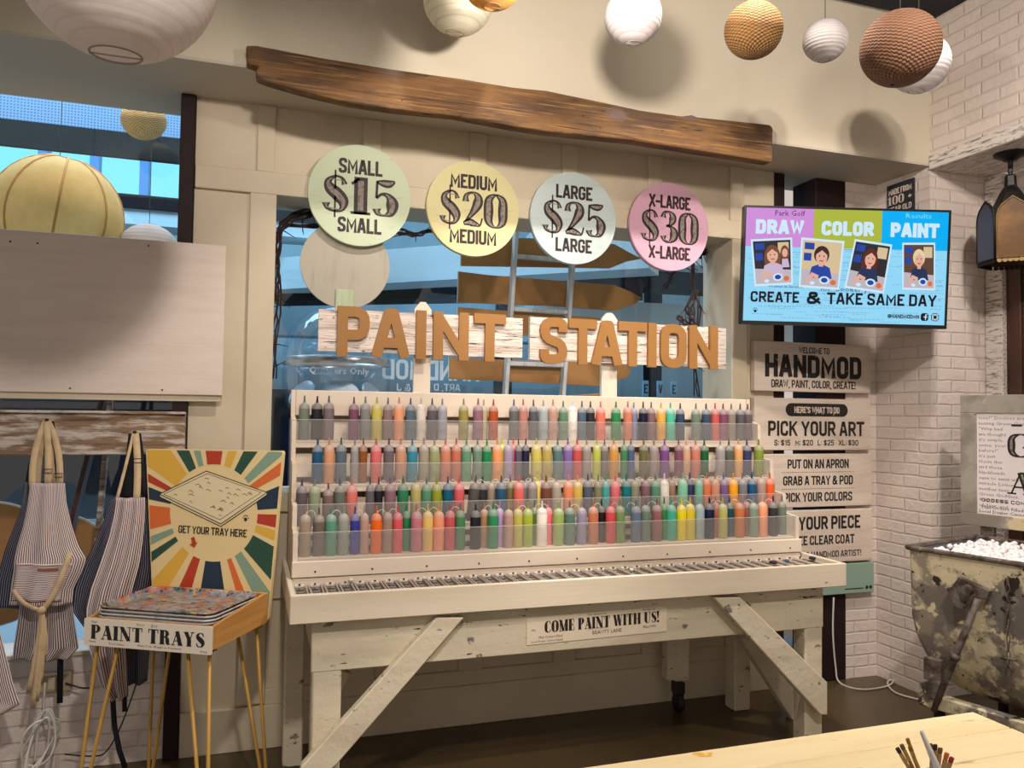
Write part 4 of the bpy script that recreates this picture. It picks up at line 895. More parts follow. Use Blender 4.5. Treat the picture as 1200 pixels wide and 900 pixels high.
snap(0, [(886, 333), (927, 331), (926, 281), (882, 283)], 'hair', 'lilac', 'shelf', True, True)
snap(1, [(938, 334), (981, 337), (987, 285), (941, 281)], 'dark_hair', 'blue', 'cream', False)
snap(2, [(992, 335), (1034, 341), (1043, 289), (1003, 283)], 'red_hair', 'navy', 'shelf', True)
snap(3, [(1059, 337), (1094, 338), (1094, 287), (1059, 287)], 'blond', 'navy', 'wood', False)
m = MB(); m.beam(tc-n2*.09, Vector((3.2, -.03, 2.30)), .05, .05, (0, 0, 1), .004); m.box(3.12, 3.29, -.035, -.007, 2.15, 2.45, .004); obj('swing_arm', m, M_bez, tv)
# ================================================================== HANGING LANTERNS
M_paper = papermat('white_rice_paper', sr(236, 226, 218), .4)
M_paperc = papermat('cream_rice_paper', sr(240, 216, 156), .4)
def ribbed(name, col, trans, n, bs=.28, dk=.74):
    m = papermat(name, col, trans); t = m.node_tree; L = t.links; p = t.nodes['Principled BSDF']
    c = node(t, 'ShaderNodeTexCoord'); sp = node(t, 'ShaderNodeSeparateXYZ'); L.new(c.outputs['Generated'], sp.inputs[0])
    mu = node(t, 'ShaderNodeMath', operation='MULTIPLY'); mu.inputs[1].default_value = n; L.new(sp.outputs['Z'], mu.inputs[0])
    fr = node(t, 'ShaderNodeMath', operation='PINGPONG'); fr.inputs[1].default_value = .5; L.new(mu.outputs[0], fr.inputs[0])
    mr = node(t, 'ShaderNodeMapRange'); mr.inputs['From Min'].default_value = .0; mr.inputs['From Max'].default_value = .16; L.new(fr.outputs[0], mr.inputs['Value'])
    src = p.inputs['Base Color'].links[0].from_socket
    cc = mixc(t, mr.outputs[0], tuple(v*dk for v in col[:3])+(1,), src); L.new(cc, p.inputs['Base Color'])
    for nn in t.nodes:
        if nn.bl_idname == 'ShaderNodeBsdfTranslucent': L.new(cc, nn.inputs[0])
    _, h = noise_fac(t, coords(t), 30, 0, 1)
    ad = node(t, 'ShaderNodeMath', operation='MULTIPLY_ADD'); L.new(h, ad.inputs[0]); ad.inputs[1].default_value = .8; L.new(fr.outputs[0], ad.inputs[2])
    L.new(bump(t, ad.outputs[0], bs, .01), p.inputs['Normal']); return m
M_paper = ribbed('white_rice_paper', sr(206, 198, 196), .35, 13)
M_paperb = ribbed('white_crumpled_paper', sr(236, 226, 220), .4, 26, .07, .86)
G1 = 'lanterns hanging above the wall'
M_wire = mat('lantern_wire', sr(150, 140, 130), .5)
M_cord = mat('hanging_cord', sr(90, 84, 80), .7)
def wickermat(name, a, b, c):
    m, t, p, L = nt(name); co = node(t, 'ShaderNodeTexCoord'); sp = node(t, 'ShaderNodeSeparateXYZ'); L.new(co.outputs['Object'], sp.inputs[0])
    at = node(t, 'ShaderNodeMath', operation='ARCTAN2'); L.new(sp.outputs['Y'], at.inputs[0]); L.new(sp.outputs['X'], at.inputs[1])
    def sn(src, k):
        q = node(t, 'ShaderNodeMath', operation='MULTIPLY'); q.inputs[1].default_value = k; L.new(src, q.inputs[0])
        s = node(t, 'ShaderNodeMath', operation='SINE'); L.new(q.outputs[0], s.inputs[0]); return s.outputs[0]
    mu = node(t, 'ShaderNodeMath', operation='MULTIPLY'); L.new(sn(at.outputs[0], 26), mu.inputs[0]); L.new(sn(sp.outputs['Z'], 560), mu.inputs[1])
    mr = node(t, 'ShaderNodeMapRange'); mr.inputs['From Min'].default_value = -.5; mr.inputs['From Max'].default_value = .5; L.new(mu.outputs[0], mr.inputs['Value'])
    f, _ = noise_fac(t, co.outputs['Object'], 40, .35, .7)
    L.new(mixc(t, f, mixc(t, mr.outputs[0], a, b), c), p.inputs['Base Color']); p.inputs['Roughness'].default_value = .75
    L.new(bump(t, mr.outputs[0], .8, .006), p.inputs['Normal']); return m
M_wick = wickermat('woven_wicker', sr(180, 134, 74), sr(84, 54, 28), sr(146, 102, 54))
M_wick2 = wickermat('woven_red_brown_wicker', sr(160, 116, 84), sr(76, 48, 36), sr(126, 86, 60))
M_wick3 = wickermat('straw_wicker', sr(236, 210, 160), sr(150, 116, 66), sr(216, 184, 126))
def lantern(label, kind, px, py, rpx, d, mt, group, tilt=(0, 0), squash=.97, ztop=None, ribs=12, Yp=None):
    c = atD(px, py, d) if Yp is None else onY(px, py, Yp)
    d = (c-CAM).dot(_f); r = rpx*d/FPX
    t = thing(kind, label, 'lantern', tuple(c), 0, group)
    m = MB(); prof = []
    n = ribs*4; a0 = .26 if kind == 'paper_lantern' else .06
    for k in range(n+1):
        a = -math.pi/2+a0 + (math.pi-2*a0)*k/n
        w = 1.0 if kind != 'paper_lantern' else 1+.004*abs(math.sin(math.pi*k/4))
        prof.append((r*math.cos(a)*w, r*math.sin(a)*squash*w))
    M = Matrix.Translation(c) @ Matrix.Rotation(R(tilt[0]), 4, 'X') @ Matrix.Rotation(R(tilt[1]), 4, 'Y')
    m.lathe(prof, 40, M); o = obj('shade', m, mt, t)
    m = MB(); rb = r*math.cos(-math.pi/2+a0)
    for zz in (-1, 1): m.tube([M @ Vector((rb*math.cos(R(15*i)), rb*math.sin(R(15*i)), zz*r*math.sin(math.pi/2-a0)*squash)) for i in range(24)], max(.0016, r*.012), 6, True)
    m.tube([M @ Vector((-rb, 0, r*squash*.98)), M @ Vector((rb, 0, r*squash*.98))], .002, 6)
    if kind == 'paper_lantern': m.tube([M @ Vector((-rb, 0, -r*squash*.98)), M @ Vector((rb, 0, -r*squash*.98))], max(.0012, r*.008), 6)
    obj('ring', m, M_wire if kind == 'paper_lantern' else mt, t)
    zt = ztop or ZC
    m = MB(); m.tube([c+Vector((0, 0, r*squash*.98)), (c.x, c.y, zt)], .0018, 6); obj('cord', m, M_cord, t)
    return t, c, r

lantern('very large white paper lantern cut by the top of the photo at its left', 'paper_lantern', 138, -38, 110, 1.9, M_paperb, G1, (4, 0), .95, ribs=14)
lantern('pale paper lantern over the left part of the timber beam, behind the tan one', 'paper_lantern', 537, 0, 41, 3.15, ribbed('ivory_rice_paper', sr(228, 222, 200), .4, 9), G1, (6, 4))
lantern('tan paper lantern, only its lowest edge showing above the pale one', 'paper_lantern', 577, -27, 38, 2.6, papermat('tan_paper', sr(206, 166, 92), .3), G1)
lantern('small round white paper lantern above the middle of the timber beam', 'paper_lantern', 742, 19, 33.5, 3.0, M_paper, G1, (3, -3))
lantern('golden brown wicker lantern above the right end of the timber beam', 'wicker_lantern', 883, 35.5, 33.5, 3.0, M_wick, G1, (8, 14), .96)
lantern('small white paper lantern between the two brown wicker lanterns', 'paper_lantern', 967, 47.5, 25, 3.3, M_paper, G1, (3, 2))
lantern('large reddish brown wicker lantern near the corner, in front of a white one', 'wicker_lantern', 1055, 57, 44.5, 2.75, M_wick2, G1, (6, 10), .97)
lantern('white paper lantern half hidden behind the large wicker lantern', 'paper_lantern', 1077, 75, 34, 3.55, M_paper, G1, (5, 3))
G2 = 'lanterns hanging in the shop window'
t, c, r = lantern('large cream paper lantern in the left window above the blank board', 'paper_lantern', 68, 253, 69, 3.9, M_paperc, G2, (10, 10), 1.0, 4.2, ribs=3, Yp=.68)
m = MB()
for k in range(8):
    a = R(45*k+10); m.tube([c + (Matrix.Rotation(R(10), 4, 'X') @ Matrix.Rotation(R(10), 4, 'Y')) @ Vector((r*1.004*math.cos(b)*math.cos(a), r*1.004*math.cos(b)*math.sin(a), r*1.004*math.sin(b))) for b in [R(-78+156*i/16) for i in range(17)]], .006, 5)
obj('rib', m, mat('tan_paper_rib', sr(190, 150, 92), .7), t)
t, c, r = lantern('small straw wicker lantern hanging at the top right of the left window', 'wicker_lantern', 168.5, 141, 25, 4, M_wick3, G2, (6, -6), .9, 4.2, Yp=.75)
lantern('white paper lantern just showing over the blank board in the left window', 'paper_lantern', 174, 297, 35, 4, M_paper, G2, (0, 0), .98, c.z-r*.9, Yp=.751)
# ================================================================== RECESS ON THE RIGHT: casing, dark door, pendant
XC = 3.945
ya = onX(1156, 440, XC).y; yb = onX(1178, 440, XC).y; yc = onX(1195, 440, XC).y
struct('trim_120', MB().box(XC-.02, 4.0, yb, YH-.003, 0, 2.884, .004), M_lintel)
dr = thing('door_frame', 'dark brown wooden door frame with glass in the recess behind the pendant lamp', 'door', (3.97, yc, 0))
dr['kind'] = 'structure'; dr.name = 'door_1'; MW['door_1'] = MW['door_frame']
M_dw = mat('dark_stained_door_wood', sr(84, 52, 36), .4, [(sr(56, 34, 24), 5, (3, 3, .4), .45, .7)])
ye = yc-.75
for a, b, z0, z1 in ((yc, yb-.001, 0, 2.52), (ye, ye+.1, 0, 2.52), (ye+.1, yc, 2.40, 2.52), (ye+.1, yc, 0, .25)): obj('door_frame', MB().box(3.955, 3.998, a, b, z0, z1, .003), M_dw, dr)
obj('pane', MB().box(3.975, 3.985, ye+.1, yc, .25, 2.40), mat('dim_textured_glass', sr(70, 70, 72), .3, [(sr(120, 116, 110), 24, (1, .5, 3), .5, .62)]), dr)
pc = onZ(1184, 180, 2.884)
lp = thing('pendant_lamp', 'gothic black metal pendant lamp with amber arched glass panes by the right edge', 'lamp', (pc.x, pc.y, 2.884))
M_iron = mat('black_wrought_iron', sr(34, 32, 34), .45, metal=.5)
m = MB(); m.lathe([(0, 2.845), (.03, 2.846), (.045, 2.858), (.075, 2.872), (.078, 2.884)], 24, Matrix.Translation((pc.x, pc.y, 0))); m.lathe([(0, 2.805), (.012, 2.81), (.012, 2.845)], 10, Matrix.Translation((pc.x, pc.y, 0))); obj('canopy', m, M_iron, lp)
m = MB()
zq = 2.795
for k in range(3):
    pts = [Vector((pc.x+(.012*math.cos(a) if k % 2 else 0), pc.y+(0 if k % 2 else .012*math.cos(a)), zq-.028*k+.022*math.sin(a))) for a in [R(30*i) for i in range(12)]]
    m.tube(pts, .0032, 5, True)
obj('chain', m, M_iron, lp)
def zl(py): return onX(1187, py, pc.x).z
NS = 6; dl = (Vector((pc.x, pc.y, 2.5))-CAM).dot(_f); ra = 34*dl/FPX
M_amber = mat('amber_glass', sr(92, 62, 26), .4, [(sr(122, 86, 38), 9, (1, 1, 1), .5, .7)], spec=.15); M_blueg = mat('smoky_blue_glass', sr(60, 70, 92), .2)
M_gilt = mat('gilt_black_metal', sr(112, 92, 54), .4, metal=.6)
zt_, zs_, zb_ = zl(239), zl(262), zl(306); zn = zl(206)
vc = CAM-Vector((pc.x, pc.y, 0)); rot0 = math.atan2(vc.y, vc.x)+R(4)
m = MB(); m.lathe([(0, zn+.012), (.018, zn+.01), (.026, zn), (.028, zn-.05), (.05, zn-.085), (.08, zt_-.005), (ra*.86, zs_+.01), (ra*.9, zs_-.02)], 6, Matrix.Translation((pc.x, pc.y, 0)) @ Matrix.Rotation(rot0+R(30), 4, 'Z'), False); obj('crown', m, M_iron, lp)
for k in range(NS):
    a = rot0+2*math.pi*k/NS; nrm = Vector((math.cos(a), math.sin(a), 0)); tx = Vector((-math.sin(a), math.cos(a), 0)); ap = ra*math.cos(math.pi/NS); hw = ra*math.sin(math.pi/NS)*.95
    F = frame(Vector((pc.x, pc.y, 0))+nrm*ap, tx, (0, 0, 1)); H = zt_-zs_
    side_ = [(hw*(1-q**2.2), zs_+H*(1-(1-q)**1.5)) for q in (0, .2, .4, .6, .8)]
    arch = [(-hw, zb_), (hw, zb_)] + side_ + [(0, zt_+.012)] + [(-x, y) for x, y in side_[::-1]]
    m = MB(); m.prism(arch, F, .004); obj('pane', m, M_amber if k in (0, 1, 3, 4) else M_blueg, lp)
    m = MB(); m.tube([F @ Vector((x, y, .004)) for x, y in arch], .005, 6, True)
    for j in range(6):
        xx = -hw+hw*2*(j+.5)/6; m.prism(ngon(8, hw*.17, xx, zb_-.011), F, .004)
    obj('arch_frame', m, M_gilt if k in (0, 1) else M_iron, lp)
# ================================================================== OLD METAL TROUGH
TA = Vector((2.755, -1.01, 0)); tu = Vector((.268, -.963, 0)).normalized(); tv_ = Vector((.963, .268, 0)).normalized()
TL, TWd, ZR = 1.15, .60, .95
def tp(u, v, z): return Vector((TA.x+tu.x*u+tv_.x*v, TA.y+tu.y*u+tv_.y*v, z))
M_tr = mat('chipped_cream_on_grey_metal', sr(122, 114, 106), .5, [(sr(214, 201, 168), 3.2, (1, 1, 1.1), .47, .51), (sr(150, 140, 124), 9, (1, 1, 1), .52, .60), (sr(222, 208, 172), 14, (1, 1, 1), .58, .62), (sr(56, 46, 40), 8, (1, 1, 1.3), .625, .645), (sr(52, 42, 36), 34, (1, 1, 1), .655, .675)], metal=.15, bmp=.3, bscale=30)
M_rust = mat('rusted_iron', sr(112, 102, 94), .6, [(sr(70, 58, 50), 18, (1, 1, 1), .45, .6), (sr(168, 150, 120), 26, (1, 1, 1), .62, .68)], metal=.3, bmp=.3)
tr = thing('metal_trough', 'old dented metal trough with chipped cream paint and a long lever on its side', 'trough', tuple(tp(TL/2, TWd/2, 0)))
def trough_shell(off):
    m = MB(); rings = []
    prof = [(.95, 0, 0), (.80, .004, .004), (.66, .006, .008), (.58, .022, .012), (.50, .06, .02), (.44, .105, .035), (.39, .16, .06), (.36, .22, .10)]
    for z, iu, iv in prof:
        iu += off; iv += off; z += off*(.0 if z > .9 else .5); rg = []
        rad = .02
        for (cu, cv, a0) in ((iu, iv, 180), (TL-iu, iv, 270), (TL-iu, TWd-iv, 0), (iu, TWd-iv, 90)):
            for j in range(4):
                a = R(a0+30*j); su = rad if cu < TL/2 else -rad; sv = rad if cv < TWd/2 else -rad
                rg.append(m.b.verts.new(tp(cu+su+rad*math.cos(a), cv+sv+rad*math.sin(a), z)))
        rings.append(rg)
    for A, Bq in zip(rings, rings[1:]):
        for i in range(len(A)):
            f = m.b.faces.new((A[i], A[(i+1) % len(A)], Bq[(i+1) % len(A)], Bq[i])); f.smooth = True
    m.b.faces.new(rings[-1]); return m
obj('tub', trough_shell(0), M_tr, tr); o = obj('lining', trough_shell(.006), mat('grey_zinc_lining', sr(120, 124, 130), .45, [(sr(84, 84, 86), 8, (1, 1, 1), .5, .66)], metal=.4), tr)
m = MB(); pts = [tp(a, b, ZR) for a, b in ((0, 0), (TL, 0), (TL, TWd), (0, TWd))]
for i in range(4): m.beam(pts[i]-(pts[(i+1) % 4]-pts[i]).normalized()*.008, pts[(i+1) % 4]+(pts[(i+1) % 4]-pts[i]).normalized()*.008, .022, .02, (0, 0, 1), .006)
obj('rim', m, M_rust, tr)
side = -tv_
def onside(px, py, off=.0):   # pixel -> point on the trough's long near side, off metres proud of it
    return onP(px, py, TA+side*off, tv_)
m = MB(); a = onside(1146, 702, .045); b = onside(1094, 833, .06); m.tube([a, a.lerp(b, .55), b], [.013, .014, .012], 10); m.tube([a.lerp(b, .48), a.lerp(b, .53)], .019, 10); obj('lever', m, M_rust, tr)
Ft = frame(TA+side*.004, tu, (0, 0, 1))
def loc2(px, py): v = onside(px, py)-TA; return (v.dot(tu), v.z)
m = MB(); m.prism([loc2(*p) for p in ((1118, 689), (1128, 676), (1138, 680), (1164, 692), (1161, 700), (1147, 698), (1140, 712), (1130, 708))], Ft, .03); m.prism([loc2(*p) for p in ((1116, 688), (1124, 686), (1134, 712), (1126, 708))], Ft, .045)
m.prism(ngon(14, .02, *loc2(1140, 690)), Ft, .055); obj('ratchet_bracket', m, M_rust, tr)
m = MB(); c0 = onside(1181, 676, .012); c1 = onside(1182, 782, .014); nl = 11
for k in range(nl):
    c = c0.lerp(c1, (k+.5)/nl); h = (c0-c1).length/nl*.62; ax = tu if k % 2 else side
    m.tube([c+ax*(.006*math.cos(R(36*i)))+Vector((0, 0, h*math.sin(R(36*i)))) for i in range(10)], .0026, 5, True)
m.tube([c1+tu*(.011*math.cos(R(36*i)))+Vector((0, 0, -.015+.022*math.sin(R(36*i)))) for i in range(10)], .0032, 5, True); m.tube([c1+tu*-.03+Vector((0, 0, .03)), c1+tu*.03+Vector((0, 0, .035))], .006, 6); obj('chain', m, M_rust, tr)
m = MB(); m.box(*(lambda a, b: (a[0], b[0], b[1], a[1]))(loc2(1087, 768), loc2(1107, 800)), .0, .03, .002, Ft); m.prism([loc2(*p) for p in ((1084, 798), (1110, 796), (1104, 818), (1092, 818))], Ft, .04); obj('side_bracket', m, M_rust, tr)
m = MB(); m.beam(tp(.06, -.01, .325), tp(TL, -.01, .325), .05, .06, (0, 0, 1), .006); m.beam(tp(.06, TWd-.05, .325), tp(TL, TWd-.05, .325), .05, .06, (0, 0, 1), .006); obj('stand_rail', m, M_tr, tr)
for u in (.14, TL-.12):
    m = MB(); m.beam(tp(u, -.01, .32), tp(u, -.01, .0), .03, .03, (0, 1, 0)); m.beam(tp(u, TWd-.05, .32), tp(u, TWd-.05, 0), .03, .03, (0, 1, 0)); m.beam(tp(u, -.01, .08), tp(u, TWd-.05, .08), .025, .025); obj('stand_leg', m, M_iron, tr)
m = MB(); rb = random.Random(5)
for k in range(1300):
    u, v = .03+rb.random()*(TL-.06), .03+rb.random()*(TWd-.06); s = rb.uniform(.0085, .0125)
    z = .917 + .008*math.sin(u*5)+rb.uniform(-.008, .008) + .018*(v/TWd)
    t_ = bmesh.new(); bmesh.ops.create_icosphere(t_, subdivisions=1 if k % 2 else 2, radius=s)
    m.merge(t_, Matrix.Translation(tp(u, v, z)), True)
m.box(.03, TL-.03, .03, TWd-.03, (.80), .908, 0, frame(TA, tu, tv_) if False else Matrix(((tu.x, tv_.x, 0, TA.x), (tu.y, tv_.y, 0, TA.y), (0, 0, 1, 0), (0, 0, 0, 1))))
o = obj('foam_balls', m, mat('white_foam', sr(246, 238, 238), .7), None)
tag(o, 'white foam balls filling the old metal trough', 'foam balls', None, 'stuff')
# lid sign standing behind the trough
ls = thing('framed_lid_sign', 'metal framed lid with a printed white sheet standing behind the trough', 'sign', tuple(tp(TL/2, TWd+.05, .95)))
FL0 = TA+tv_*(TWd+.045)
lc = [onP(a, b, FL0, tv_) for a, b in ((1131, 463), (1123, 613), (1147, 484), (1144, 601))]
us = [(v-FL0).dot(tu) for v in lc]; zs = [v.z for v in lc]
u0, z1, z0 = (us[0]+us[1])/2, zs[0], max(zs[1], .965); u1 = u0+.80
Fl = frame(FL0, tu, (0, 0, 1))
# frame's local z points towards the trough and the room
sgn = 1 if (Fl.to_3x3() @ Vector((0, 0, 1))).dot(side) > 0 else -1
ui, zi0, zi1 = (us[2]+us[3])/2, zs[3], zs[2]
m = MB()
for a in ((u0, u1, zi1, z1), (u0, u1, z0, zi0), (u0, ui, zi0, zi1), (u1-(ui-u0), u1, zi0, zi1)): m.box(a[0], a[1], a[2], a[3], -.012, .012, .002, Fl)
obj('metal_frame', m, mat('galvanised_frame', sr(168, 160, 148), .5, [(sr(140, 132, 122), 5, (1, 1, 1), .45, .6), (sr(214, 200, 158), 7, (1, 1, 1), .60, .66), (sr(80, 70, 62), 30, (1, 1, 1), .68, .71)], metal=.15, bmp=.2), ls)
m = MB(); m.box(ui, u1-(ui-u0), zi0, zi1, -.008, .004, 0, Fl); obj('printed_sheet', m, mat('white_print_paper', sr(226, 216, 214), .7), ls)
Fp = Fl @ Matrix.Translation((0, 0, .0047*sgn))
m = MB(); W_ = u1-ui*2+u0; lh = (zi1-zi0)/18.5
txt = ['love?" Doctors are', 'testing Green Goo', '"Why had', 'we thought', "it's simple,", 'some  your', 'before?"', "it's just", 'those this', 'and those', 'blackheads,', 'ease to exist where', 'miracle Lotion!', 'mother teen', 'Green Goddess,', '4 oz. bottle', 'of dept. and']
print_text(m, [(s, ui+.008, zi1-lh*(i+1)-.004, lh*.82, 1.25) for i, s in enumerate(txt)], Fp)
obj('print', m, mat('grey_print_ink', sr(128, 120, 122), .7), ls)
m = MB(); gothic(m, 'GODESS COMPANY', ui+.16, zi0+lh*2.6-.001, lh*.62, Fp, .28, .2); print_text(m, [('Mail Orders Filled', ui+.02, zi0+lh*1.0, lh*.8, 1.2), ('Local Dealer Cannot', ui+.008, zi0+lh*.25, lh*.8, 1.2)], Fp)
uo = onP(1184, 520, FL0, tv_); ug = (uo-FL0).dot(tu); hG = .11
fat(m, 'G', ug+.045, onP(1190, 522, FL0, tv_).z, hG, Fp, .115, .0006); fat(m, 'A', ug+.045, onP(1190, 566, FL0, tv_).z, hG*.95, Fp, .115, .0006)
gothic(m, '-', ug+.03, onP(1190, 498, FL0, tv_).z, .05, Fp, .06, .2); obj('lettering', m, M_ink, ls)
m = MB(); fat(m, 'G', ug+.045, onP(1190, 522, FL0, tv_).z, hG, Fp, .115, .0013, .6); fat(m, 'A', ug+.045, onP(1190, 566, FL0, tv_).z, hG*.95, Fp, .115, .0013, .6); obj('lettering_core', m, M_core, ls)
m = MB()
for u in (u0+.12, u1-.12): m.box(u-.03, u+.03, .945, z0+.001, -.02, .01, .003, Fl)
obj('hinge', m, M_rust, ls)
# ================================================================== BLANK BOARD over the left window
t = thing('blank_board', 'large blank whitewashed plywood board across the left window', 'board', (-.75, -.05, 1.57))
obj('panel', MB().box(-1.60, -.114, -.062, -.0475, 1.573, 2.238, .002), M_whitewood, t)
obj('batten', MB().box(-1.55, -.118, -.047, -.036, 1.545, 1.62, .002), M_panel, t)
m = MB()
for a, b in ((44, 285), (174, 288), (82, 455), (190, 457), (12, 283)): p = onY(a, b, -.0625); m.prism(ngon(10, .004, p.x, p.z), plane_front(0, -.0621, 0), .0015)
obj('screw', m, M_screw, t)
# ================================================================== APRON RACK
M_barn = mat('grey_brown_barnwood', sr(140, 114, 90), .8, [(sr(206, 194, 182), 5, (1.2, 4, 6), .47, .58), (sr(92, 70, 54), 6, (.5, 3, 10), .54, .66), (sr(170, 122, 66), 5, (.4, 3, 9), .62, .68), (sr(46, 34, 28), 26, (1, 1.5, 2), .69, .72)], bmp=.5, bscale=14, bstretch=(.6, 4, 9))
pa, pb = onY(217, 486, -.10), onY(217, 533, -.10)
rk = thing('apron_rack', 'rough barnwood plank with pegs carrying the aprons under the blank board', 'rack', (-.8, -.07, pb.z))
obj('plank', MB().box(-1.6, pa.x, -.082, -.04, pb.z, pa.z, .004), M_barn, rk)
obj('ledge', MB().box(-1.6, pa.x, -.10, -.038, pa.z+.001, pa.z+.012, .002), M_barn, rk)
M_peg = mat('dark_iron_peg', sr(60, 34, 30), .5)
def peg(px, py):
    p = onY(px, py, -.10); m = MB(); m.tube([(p.x, -.08, p.z-.006), (p.x, -.125, p.z), (p.x, -.135, p.z+.012)], [.006, .006, .008], 8); obj('peg', m, M_peg, rk); return Vector((p.x, -.125, p.z+.004))
P1, P2 = peg(57, 495), peg(159, 509); P0 = Vector((onY(-40, 500, -.12).x, -.12, P1.z))
# ================================================================== APRONS
M_stL = stripes('light_ticking_stripe', sr(232, 218, 214), sr(96, 66, 74), 125, 'X', .56)
M_stH = stripes('light_ticking_stripe_across', sr(232, 218, 214), sr(96, 66, 74), 125, 'Y', .56)
M_stD = stripes('navy_pin_stripe', sr(52, 54, 70), sr(150, 146, 156), 125, 'X', .72)
M_strap = mat('tan_cotton_strap', sr(206, 180, 142), .85, [(sr(184, 156, 120), 20, (1, 1, 1), .5, .7)])
M_strapk = mat('black_cotton_strap', sr(26, 26, 32), .85)
M_leather = mat('brown_leather_patch', sr(140, 84, 56), .6)
M_buck = mat('dark_buckle', sr(50, 44, 44), .4, metal=.6)
def cloth(name, rows, Yb, mt, parent, folds=5, amp=.012, ph=0.0, bulge=.03, nu=40, nv=36):
    """rows: (py, px_left, px_right) outline down the cloth at depth Yb; folds run down the cloth"""
    L = [(onY(a, y, Yb), onY(b, y, Yb)) for y, a, b in rows]
    zs = [(l.z+r.z)/2 for l, r in L]; wref = max((r.x-l.x) for l, r in L)
    def fn(u, v):
        k = v*(len(L)-1); i = min(int(k), len(L)-2); q = k-i
        l = L[i][0].lerp(L[i+1][0], q); r = L[i][1].lerp(L[i+1][1], q)
        p = l.lerp(r, u); w = math.sin(math.pi*u)
        a = amp*(.35+.65*v)
        p.y = Yb - bulge*w*(.4+.6*v) - a*math.sin(folds*math.pi*u+ph+1.3*v) - .3*a*math.sin(2.3*folds*u+2*ph)
        return p
    m = MB(); m.grid(fn, nu, nv, True, wref, abs(zs[0]-zs[-1]))
    o = obj(name, m, mt, parent, True, .003)
    return o, fn
def ribbon(m, pts, w, nrm=(0, -1, 0)):
    pts = [Vector(p) for p in pts]; Ls, Rs = [], []
    for i, p in enumerate(pts):
        t = (pts[min(i+1, len(pts)-1)]-pts[max(i-1, 0)]).normalized(); s = t.cross(Vector(nrm))
        s = s.normalized() if s.length > 1e-5 else Vector((1, 0, 0))
        Ls.append(m.b.verts.new(p+s*w/2)); Rs.append(m.b.verts.new(p-s*w/2))
    for i in range(len(pts)-1): 
        f = m.b.faces.new((Ls[i], Ls[i+1], Rs[i+1], Rs[i])); f.smooth = True
def bez(a, b, c, n=10): a, b, c = Vector(a), Vector(b), Vector(c); return [a*(1-q)**2+b*2*q*(1-q)+c*q*q for q in [i/n for i in range(n+1)]]
def px3(px, py, Y): return onY(px, py, Y)
GA = 'striped aprons hanging on the rack'
# dark apron at the back of the first peg
t = thing('apron', 'dark navy apron hanging at the left, behind the light striped one with the leather patch', 'apron', (P1.x-.05, -.13, .8), 0, GA)
cloth('panel', [(565, 30, 60), (600, 24, 70), (640, 8, 84), (680, -4, 92), (712, -8, 90)], -.135, M_stD, t, 4, .008, 1)
m = MB(); ribbon(m, bez(P1+Vector((-.012, .006, 0)), px3(38, 530, -.135), px3(33, 568, -.137)), .022); ribbon(m, bez(P1+Vector((.012, .006, 0)), px3(66, 520, -.135), px3(60, 568, -.137)), .022); obj('neck_strap', m, M_strapk, t, True, .002)
m = MB(); ribbon(m, [px3(70, 700, -.15), px3(71, 750, -.15), px3(70, 824, -.15)], .022); obj('tie_strap', m, M_strapk, t, True, .002)
# lower layer: longer apron hanging under the first
t = thing('apron', 'longer grey striped apron hanging lower, its hem showing under the patched apron', 'apron', (P1.x+.02, -.17, .6), 0, GA)
cloth('panel', [(570, 37, 75), (640, 26, 86), (700, 26, 84), (740, 20, 90), (758, 17, 93), (772, 16, 80)], -.175, stripes('grey_ticking_stripe', sr(196, 184, 180), sr(70, 54, 60), 125, 'X', .55), t, 6, .012, .5)
m = MB(); ribbon(m, bez(P1+Vector((-.006, -.004, 0)), px3(46, 530, -.16), px3(44, 571, -.178)), .02); ribbon(m, bez(P1+Vector((.006, -.004, 0)), px3(60, 530, -.16), px3(62, 571, -.178)), .02); obj('neck_strap', m, M_strap, t, True, .002)
# front light apron
t = thing('apron', 'light striped apron with brown leather patch and pocket hanging in front on the first peg', 'apron', (P1.x+.03, -.22, .8), 0, GA)
o, fn = cloth('panel', [(566, 36, 76), (590, 33, 78), (616, 28, 84), (640, 21, 92), (655, 18, 101), (668, 17, 97), (690, 14, 86), (708, 12, 84)], -.215, M_stL, t, 5, .010, .3, .035)
def over(u0, u1, v0, v1, name, mt, par, off=.006, us=1, vs=1, nu=16, nv=14):
    m = MB(); m.grid(lambda a, b: fn(u0+(u1-u0)*a, v0+(v1-v0)*b)+Vector((0, -off, 0)), nu, nv, True, us, vs); return obj(name, m, mt, par, True, .002)
pk = over(.04, .84, .62, .955, 'pocket', M_stH, t, .008, .3, .20)
m = MB(); ribbon(m, [fn(.06+.78*i/14, .625)+Vector((0, -.012, 0)) for i in range(15)], .006); obj('pocket_hem', m, M_stL, pk, True, .001)
over(.37, .66, .665, .70, 'leather_patch', M_leather, t, .013)
m = MB(); ribbon(m, bez(P1+Vector((-.004, -.012, .0)), px3(36, 530, -.19), px3(38, 570, -.215)), .024); ribbon(m, bez(P1+Vector((.004, -.012, .0)), px3(72, 520, -.19), px3(70, 568, -.215)), .024); ribbon(m, bez(P1+Vector((0, -.016, 0)), px3(58, 530, -.20), px3(56, 568, -.218)), .024); nk = obj('neck_strap', m, M_strap, t, True, .002)
m = MB()
for a, b in ((56, 552), (68, 557)): p = px3(a, b, -.2215); m.tube([p+Vector((x*.015, 0, z*.007)) for x, z in ((-1, -1), (1, -1), (1, 1), (-1, 1))], .002, 5, True)
obj('buckle', m, M_buck, nk)
m = MB(); kn = px3(49, 715, -.26)
ribbon(m, bez(px3(82, 647, -.25), px3(66, 700, -.285), kn), .02); ribbon(m, bez(px3(15, 690, -.235), px3(26, 712, -.27), kn), .016)
